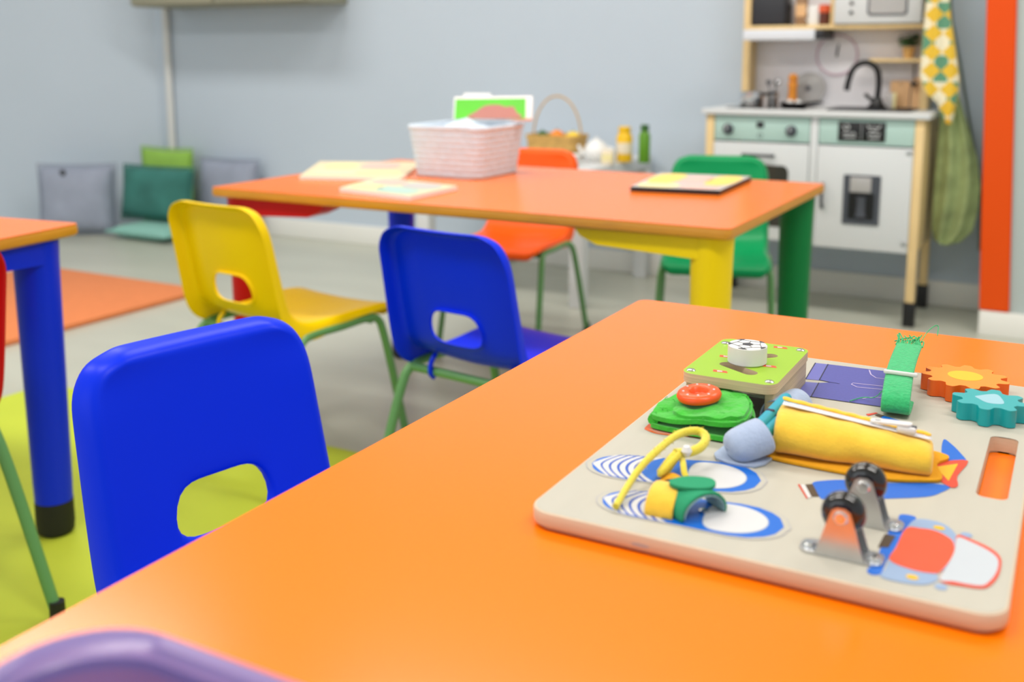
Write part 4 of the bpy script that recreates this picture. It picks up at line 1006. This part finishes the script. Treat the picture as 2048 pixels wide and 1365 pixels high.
for pts in ([(-.662, .622), (-.660, .612), (-.651, .608), (-.643, .613), (-.645, .621), (-.654, .624)], [(-.662, .594), (-.655, .600), (-.650, .592), (-.643, .600), (-.637, .592), (-.630, .600), (-.623, .592)], [(-.660, .585), (-.640, .585), (-.622, .585)],
            [(-.590, .624), (-.584, .616), (-.575, .620)], [(-.568, .622), (-.562, .612), (-.553, .618), (-.550, .625)], [(-.582, .608), (-.560, .606)], [(-.586, .594), (-.579, .600), (-.572, .592), (-.565, .600), (-.556, .592), (-.550, .600)], [(-.584, .584), (-.565, .584), (-.552, .585)]):
    merge(b, chalk(pts))
merge(b, chalk([(-.6065, .573), (-.6065, .632)], .001))
ck = k('chalk_marks', b, 'k_white', cbd); ck['kind'] = 'stuff'
# doors
od = kb('door', 'k_white', -1.076, -.764, 3.360, 3.374, .240, .556, label='white oven door with dark window')
b = B(); plate(b, rrect(-1.035, -.826, .285, .485, .022, 6), 0, .002)
for v in b.verts: v.co = Vector((v.co.x, 3.360-v.co.z, v.co.y))
k('oven_window', b, 'smoke', od)
b = B(); tube(b, [(-.975, 3.360, .516), (-.975, 3.342, .516), (-.877, 3.342, .516), (-.877, 3.360, .516)], .005, 10, smooth=1); k('handle', b, 'k_dgrey', od)
fd = kb('door', 'k_white', -.736, -.451, 3.360, 3.374, .232, .556, label='white fridge door with drink dispenser')
b = B(); tube(b, [(-.716, 3.360, .434), (-.716, 3.342, .434), (-.714, 3.342, .360), (-.714, 3.360, .360)], .005, 10, smooth=1); k('handle', b, 'k_dgrey', fd)
for z in (.545, .262):
    b = B(); box(b, -.470, -.454, 3.356, 3.360, z-.006, z+.006, .001); k('hinge', b, 'steel', fd)
b = B(); plate(b, rrect(-.651, -.540, .312, .468, .003, 2), 0, .004, holes=[rrect(-.635, -.556, .328, .412, .002, 2)])
for v in b.verts: v.co = Vector((v.co.x, 3.360-v.co.z, v.co.y))
ds = k('dispenser', b, 'k_grey', fd, 'dark grey drink dispenser')
b = B(); box(b, -.635, -.556, 3.3585, 3.3598, .328, .412); k('recess', b, 'k_black', ds)
b = B(); box(b, -.631, -.567, 3.352, 3.356, .414, .462, .002); k('display', b, 'grey_glass', ds, 'pale grey display')
b = B(); lathe(b, [(.018, 0), (.014, .012), (.013, .052), (.016, .064), (0, .064)], (-.596, 3.359, .336), 16, sx=1, sy=.5); k('lever', b, 'k_grey', ds)
# hob, sink, tap
b = B(); plate(b, rrect(-1.06, -.80, 3.42, 3.64, .01, 3), .663, .666); k('hob', b, 'gloss_black', label='black hob')
b = B(); plate(b, rrect(-.735, -.475, 3.42, 3.64, .03, 5), .663, .667, holes=[rrect(-.725, -.485, 3.43, 3.63, .025, 5)]); rm_ = rrect(-.725, -.485, 3.43, 3.63, .025, 5)
loft(b, [[(x, y, .667) for x, y in rm_], [(x, y, .664) for x, y in rrect(-.72, -.49, 3.435, 3.625, .025, 5)]]); plate(b, rrect(-.722, -.488, 3.433, 3.627, .025, 5), .6632, .6642); k('sink', b, 'k_dgrey', label='dark sink')
b = B(); lathe(b, [(0, .663), (.030, .663), (.030, .672), (.021, .680), (.015, .700), (.0, .700)], (-.602, 3.58, 0), 24)
tube(b, [(-.602, 3.58, .69), (-.598, 3.58, .745), (-.604, 3.578, .795), (-.640, 3.572, .818), (-.680, 3.562, .800), (-.694, 3.558, .745), (-.695, 3.557, .722)], .0095, 14, smooth=3); tp = k('tap', b, 'k_black', label='black swan neck tap')
b = B(); tube(b, [(-.615, 3.575, .690), (-.640, 3.570, .712)], .006, 10, smooth=0); k('tap_lever', b, 'k_black', tp)
# upper unit
for x0, x1 in ((-1.060, -1.035), (-.475, -.450)):
    kb('upper_post', 'pine', x0, x1, 3.600, 3.690, .663, 1.30, label='pine side of the upper unit')
kb('splash_panel', 'k_panel', -1.035, -.475, 3.682, 3.690, .663, 1.30, label='white back panel')
kb('shelf', 'pine', -1.035, -.475, 3.575, 3.682, .922, .936, label='pine shelf'); kb('shelf', 'pine', -.640, -.475, 3.61, 3.682, .815, .826, .001, label='small pine shelf')
kb('upper_divider', 'pine', -.766, -.752, 3.585, 3.682, .936, 1.25)
kb('top_board', 'pine', -1.035, -.475, 3.585, 3.682, 1.25, 1.264)
hd = kb('hood', 'hood', -1.032, -.795, 3.500, 3.680, .886, .921, .004, label='silver cooker hood'); kb('hood_end', 'k_dgrey', -.795, -.770, 3.51, 3.680, .890, .920, .003, hd)
mw = kb('microwave', 'k_white', -.750, -.480, 3.565, 3.680, .938, 1.085, .004, label='white toy microwave')
b = B(); plate(b, rrect(-.645, -.522, .963, 1.06, .012, 5), 0, .003)
for v in b.verts: v.co = Vector((v.co.x, 3.565-v.co.z, v.co.y))
mf = k('window_frame', b, 'k_grey', mw)
b = B(); plate(b, rrect(-.639, -.528, .969, 1.054, .009, 5), .003, .0036)
for v in b.verts: v.co = Vector((v.co.x, 3.565-v.co.z, v.co.y))
k('microwave_window', b, 'grey_glass', mf)
for z in (.974, 1.004, 1.034):
    b = B(); lathe(b, [(.006, 0), (.006, .004), (0, .005)], (-.695, 3.565, z), 16, axis=Matrix.Rotation(PI/2, 3, 'X')); k('knob', b, 'k_black', mw)

# ------------------------------------------------------------------ things on and around the play kitchen
ZK = .6663
t = thing('toaster', 'black toy toaster on the pine shelf, cut by the top edge', 'toaster', (-.972, 3.632, .9363))
b = B(); box(b, -.058, .058, -.045, .045, .0, .11, .010, seg=3); obj('toaster_body', b, 'k_dgrey', t)
b = B(); box(b, .058, .066, -.008, .008, .055, .068, .002); obj('lever', b, 'k_black', t)
t = thing('toy_box', 'brown toy box on the pine shelf right of the black toaster', 'box', (-.872, 3.635, .9363), .1)
b = B(); box(b, -.018, .018, -.02, .02, 0, .10, .002); obj('carton', b, 'brown', t); b = B(); box(b, -.0175, .0175, -.0208, -.02, .03, .07); obj('box_label', b, 'tan', t)
t = thing('toy_mug', 'white toy cup on the pine shelf', 'cup', (-.825, 3.62, .9363))
b = B(); lathe(b, [(0, 0), (.020, 0), (.022, .004), (.023, .066), (.020, .066), (.019, .006), (0, .006)], (0, 0, 0), 24); obj('cup_body', b, 'dish', t)
b = B(); tube(b, [(-.022, 0, .050), (-.038, 0, .046), (-.038, 0, .022), (-.022, 0, .016)], .003, 8); obj('handle', b, 'dish', t)
crock('toy_jar', 'dark toy jar with orange lid on the pine shelf', 'jar', [(0, 0), (.018, 0), (.020, .004), (.020, .036), (.015, .042), (0, .042)], -.792, 3.62, 'dark_red', [('lid', [(.019, .040), (.0215, .043), (.0215, .064), (.017, .067), (0, .067)], 'red_lid')], z=.9361)
t = thing('wall_clock', 'round toy clock with a thin rose rim on the white back panel', 'clock', (-.757, 3.6815, .8377))
RX = Matrix.Rotation(PI/2, 3, 'X')
b = B(); lathe(b, [(0, 0), (.064, 0), (.064, .003), (0, .003)], (0, 0, 0), 40, axis=RX); obj('dial', b, 'k_panel', t)
b = B(); lathe(b, [(.064, 0), (.0695, 0), (.0695, .006), (.064, .006), (.064, 0)], (0, 0, 0), 48, axis=RX); obj('rim', b, 'ring', t)
for a, L, m in ((.12, .036, 'k_grey'), (.05, .022, 'k_dgrey')):
    b = B(); box(b, -.003, .003, -.0058, -.0036, -.006, L, .0005); tilted(b, Matrix.Rotation(a, 3, 'Y')); obj('clock_hand', b, m, t)
t = thing('potted_plant', 'small toy plant in a tan pot on the small pine shelf', 'plant', (-.522, 3.635, .8263))
b = B(); lathe(b, [(0, 0), (.013, 0), (.018, .030), (.0195, .030), (.0195, .037), (.016, .037), (.015, .030), (0, .030)], (0, 0, 0), 24); obj('pot', b, 'terracotta', t)
b = B(); rnd = random.Random(3)
for i in range(170):
    a, e = rnd.random()*2*PI, rnd.uniform(.0, 1.5); r = rnd.uniform(.010, .038); c = Vector((r*math.cos(a)*math.cos(e*.7), r*math.sin(a)*math.cos(e*.7), .040+r*math.sin(e)))
    s = .009; q = Matrix.Rotation(rnd.random()*6, 3, 'Z') @ Matrix.Rotation(rnd.uniform(-1, 1), 3, 'X')
    vs = [b.verts.new(c+q @ Vector(p)) for p in ((-s, 0, 0), (0, -s*.5, .002), (s, 0, 0), (0, s*.5, .002))]; b.faces.new(vs)
f = obj('foliage', b, 'leaf', t); f['kind'] = 'stuff'
# hob top
t = thing('saucepan', 'steel toy saucepan on the left of the black hob', 'pan', (-1.000, 3.52, ZK))
b = B(); lathe(b, [(0, 0), (.038, 0), (.040, .003), (.040, .046), (.042, .048), (.039, .048), (.038, .004), (0, .004)], (0, 0, 0), 32); obj('pan_body', b, 'chrome', t)
b = B(); tube(b, [(.040, 0, .040), (.062, -.01, .044), (.085, -.02, .046)], .005, 10); obj('handle', b, 'k_black', t)
t = thing('utensil_pot', 'small steel pot of toy utensils between saucepan and frying pan', 'pot', (-.945, 3.585, ZK))
b = B(); lathe(b, [(0, 0), (.017, 0), (.018, .002), (.018, .050), (.0165, .050), (.016, .004), (0, .004)], (0, 0, 0), 24); obj('pot_body', b, 'steel', t)
for dx, dy, m in ((-.010, .004, 'k_grey'), (.004, .006, 'k_black'), (.010, -.004, 'chrome')):
    b = B(); tube(b, [(dx*.4, dy*.4, .006), (dx*1.6, dy*1.2, .070)], .0022, 8, smooth=0); lathe(b, [(0, -.010), (.008, -.004), (.009, .004), (0, .012)], (dx*1.8, dy*1.3, .078), 14, sy=.5); obj('utensil', b, m, t)
t = thing('frying_pan', 'black toy frying pan on the right of the hob', 'pan', (-.855, 3.52, ZK))
b = B(); lathe(b, [(0, 0), (.040, 0), (.046, .006), (.049, .016), (.047, .016), (.043, .006), (0, .003)], (0, 0, 0), 32); obj('pan_body', b, 'gloss_black', t)
b = B(); tube(b, [(.047, -.01, .013), (.07, -.025, .018), (.10, -.045, .020)], .0045, 10); obj('handle', b, 'k_black', t)
for x, lab in ((-.868, 'left'), (-.842, 'right')):
    t = thing('toy_egg', 'white ball lying in the frying pan, '+lab+' one of the two', 'toy food', (x, 3.515, ZK+.0150), group='white balls in the frying pan')
    b = B(); lathe(b, [(0, -.011), (.006, -.0092), (.0105, -.003), (.0108, .002), (.007, .008), (0, .0105)], (0, 0, 0), 18); obj('egg', b, 'dish', t)
t = thing('pepper_mill', 'amber wooden toy pepper mill standing behind the frying pan', 'pepper mill', (-.882, 3.60, ZK))
b = B(); lathe(b, [(0, 0), (.018, 0), (.019, .006), (.015, .030), (.014, .060), (.017, .074), (.014, .082), (0, .082)], (0, 0, 0), 24); obj('mill_body', b, 'amber', t)
b = B(); lathe(b, [(.010, .081), (.0155, .088), (.0155, .100), (.009, .108), (0, .109)], (0, 0, 0), 24); obj('mill_head', b, 'amber', t)
t = thing('shade_disc', 'grey round disc added for the shading there, leaning on the back panel behind the pepper mill', 'lid', (-.842, 3.665, ZK+.002))  # made-up grey disc, stands in for a round patch of shading
RL = Matrix.Rotation(PI/2-.12, 3, 'X')
b = B(); lathe(b, [(0, .005), (.030, .004), (.052, 0), (.055, .0005), (.055, .003), (.032, .008), (0, .010)], (0, 0, .056), 36, axis=RL); obj('disc_plate', b, 'grey_glass', t)
b = B(); lathe(b, [(.004, .008), (.008, .016), (.008, .022), (0, .024)], (0, 0, .056), 16, axis=RL); obj('disc_knob', b, 'k_grey', t)
for x, y, w_, h_, m, lab in ((-.545, 3.660, .062, .090, 'tan', 'wide tan toy chopping board leaning behind the tap'), (-.492, 3.640, .030, .100, 'amber', 'narrow amber chopping board leaning by the right post')):
    t = thing('chopping_board', lab, 'chopping board', (x, y, .6638)); R_ = Matrix.Rotation(-.10, 3, 'X')
    b = B(); plate(b, rrect(-w_/2, w_/2, 0, h_, .008, 4), -.004, .004, holes=[ell(0, h_-.012, .004, .004, 12)])
    for v in b.verts: v.co = R_ @ Vector((v.co.x, -v.co.z, v.co.y))
    obj('board', b, m if m != 'amber' else 'tan', t)
    b = B(); lathe(b, [(.004, -.0045), (.0052, -.0045), (.0052, .0045), (.004, .0045)], R_ @ Vector((0, 0, h_-.012)), 14, axis=RX); obj('hole_ring', b, 'pine', t)
t = thing('toy_sponge', 'pale yellow and grey sponge standing right of the tap', 'sponge', (-.560, 3.615, .6645), .1)
b = B(); box(b, -.018, .002, -.012, .012, 0, .052, .003); obj('sponge_body', b, 'grey_page', t); b = B(); box(b, .002, .012, -.012, .012, 0, .052, .002); obj('scrubber', b, 'pale_yellow', t)
t = thing('ladle', 'dark ladle hanging under the small pine shelf', 'ladle', (-.500, 3.625, .814))
b = B(); tube(b, [(0, 0, .0), (0, 0, -.030), (.002, 0, -.062)], .0028, 8); obj('handle', b, 'k_dgrey', t)
b = B(); lathe(b, [(0, -.012), (.009, -.008), (.013, .002), (.011, .002), (.008, -.006), (0, -.009)], (.002, 0, -.066), 16); obj('ladle_bowl', b, 'k_dgrey', t)

# cloth, bag and cable at the right side of the kitchen
def drape(name, label, cat, m, prof, y, depth, folds, hang=None, loc=(0, 0, 0), ph=0, th=.003):
    """hanging cloth; prof = [(z, x_left, x_right)] from the top down, folded front to back"""
    t = thing(name, label, cat, loc); o = Vector(loc)
    b = B(); rings = []
    P = []
    for (za, la, ra), (zb, lb, rb) in zip(prof, prof[1:]):
        for i in range(6):
            f = i/6; P.append((za+(zb-za)*f, la+(lb-la)*f, ra+(rb-ra)*f))
    P.append(prof[-1])
    for i, (z, l, r) in enumerate(P):
        ring = []; n = 28
        for side in (0, 1):
            for j in range(n+1):
                u = j/n if side == 0 else 1-j/n
                x = l+(r-l)*u; e = max(0, 1-(2*u-1)**2)**.5
                yy = (-1 if side == 0 else .6)*depth*e*(.7+.3*math.sin(folds*u*2*PI+ph+i*.10))
                ring.append((x, y+yy, z))
        rings.append(ring)
    b = B(); loft(b, [[tuple(Vector(p)-o) for p in r] for r in rings], caps=True)
    obj(name.split('_')[-1]+'_cloth', b, m, t, angle=70)
    if hang:
        b = B(); lathe(b, [(0, 0), (.008, 0), (.008, .004), (.004, .006), (.004, .030), (.007, .032), (.007, .036), (0, .038)], Vector(hang)-o, 14, axis=RX); obj('hanging_loop', b, 'k_grey', t)
    return t
drape('tea_towel', 'tea towel with yellow and green triangles hanging at the kitchen right side', 'towel', 'towel',
      [(1.20, -.449, -.409), (1.05, -.454, -.394), (.95, -.458, -.382), (.85, -.460, -.362), (.77, -.460, -.347), (.72, -.438, -.346), (.69, -.404, -.350), (.66, -.394, -.354), (.628, -.376, -.360)], 3.468, .014, 2.2, loc=(-.40, 3.468, .62))
drape('drawstring_bag', 'olive green mesh bag hanging below the patterned tea towel', 'bag', 'bag',
      [(.72, -.398, -.352), (.62, -.403, -.318), (.52, -.405, -.285), (.44, -.405, -.272), (.36, -.405, -.272), (.29, -.404, -.284), (.255, -.396, -.316), (.245, -.375, -.345)], 3.525, .034, 2.3, loc=(-.35, 3.525, .24), ph=1.3)
t = thing('power_cable', 'thin grey green cable running down the wall behind the olive bag', 'cable', (-.36, 3.71, .20))
b = B(); tube(b, [tuple(Vector(p)-Vector((-.36, 3.71, .20))) for p in ((-.44, 3.7165, 1.40), (-.418, 3.7165, .997), (-.382, 3.7165, .854), (-.349, 3.7165, .694), (-.306, 3.7165, .50), (-.281, 3.7165, .395), (-.275, 3.7165, .20))], .004, 10, smooth=2); obj('cable_run', b, 'cable', t)
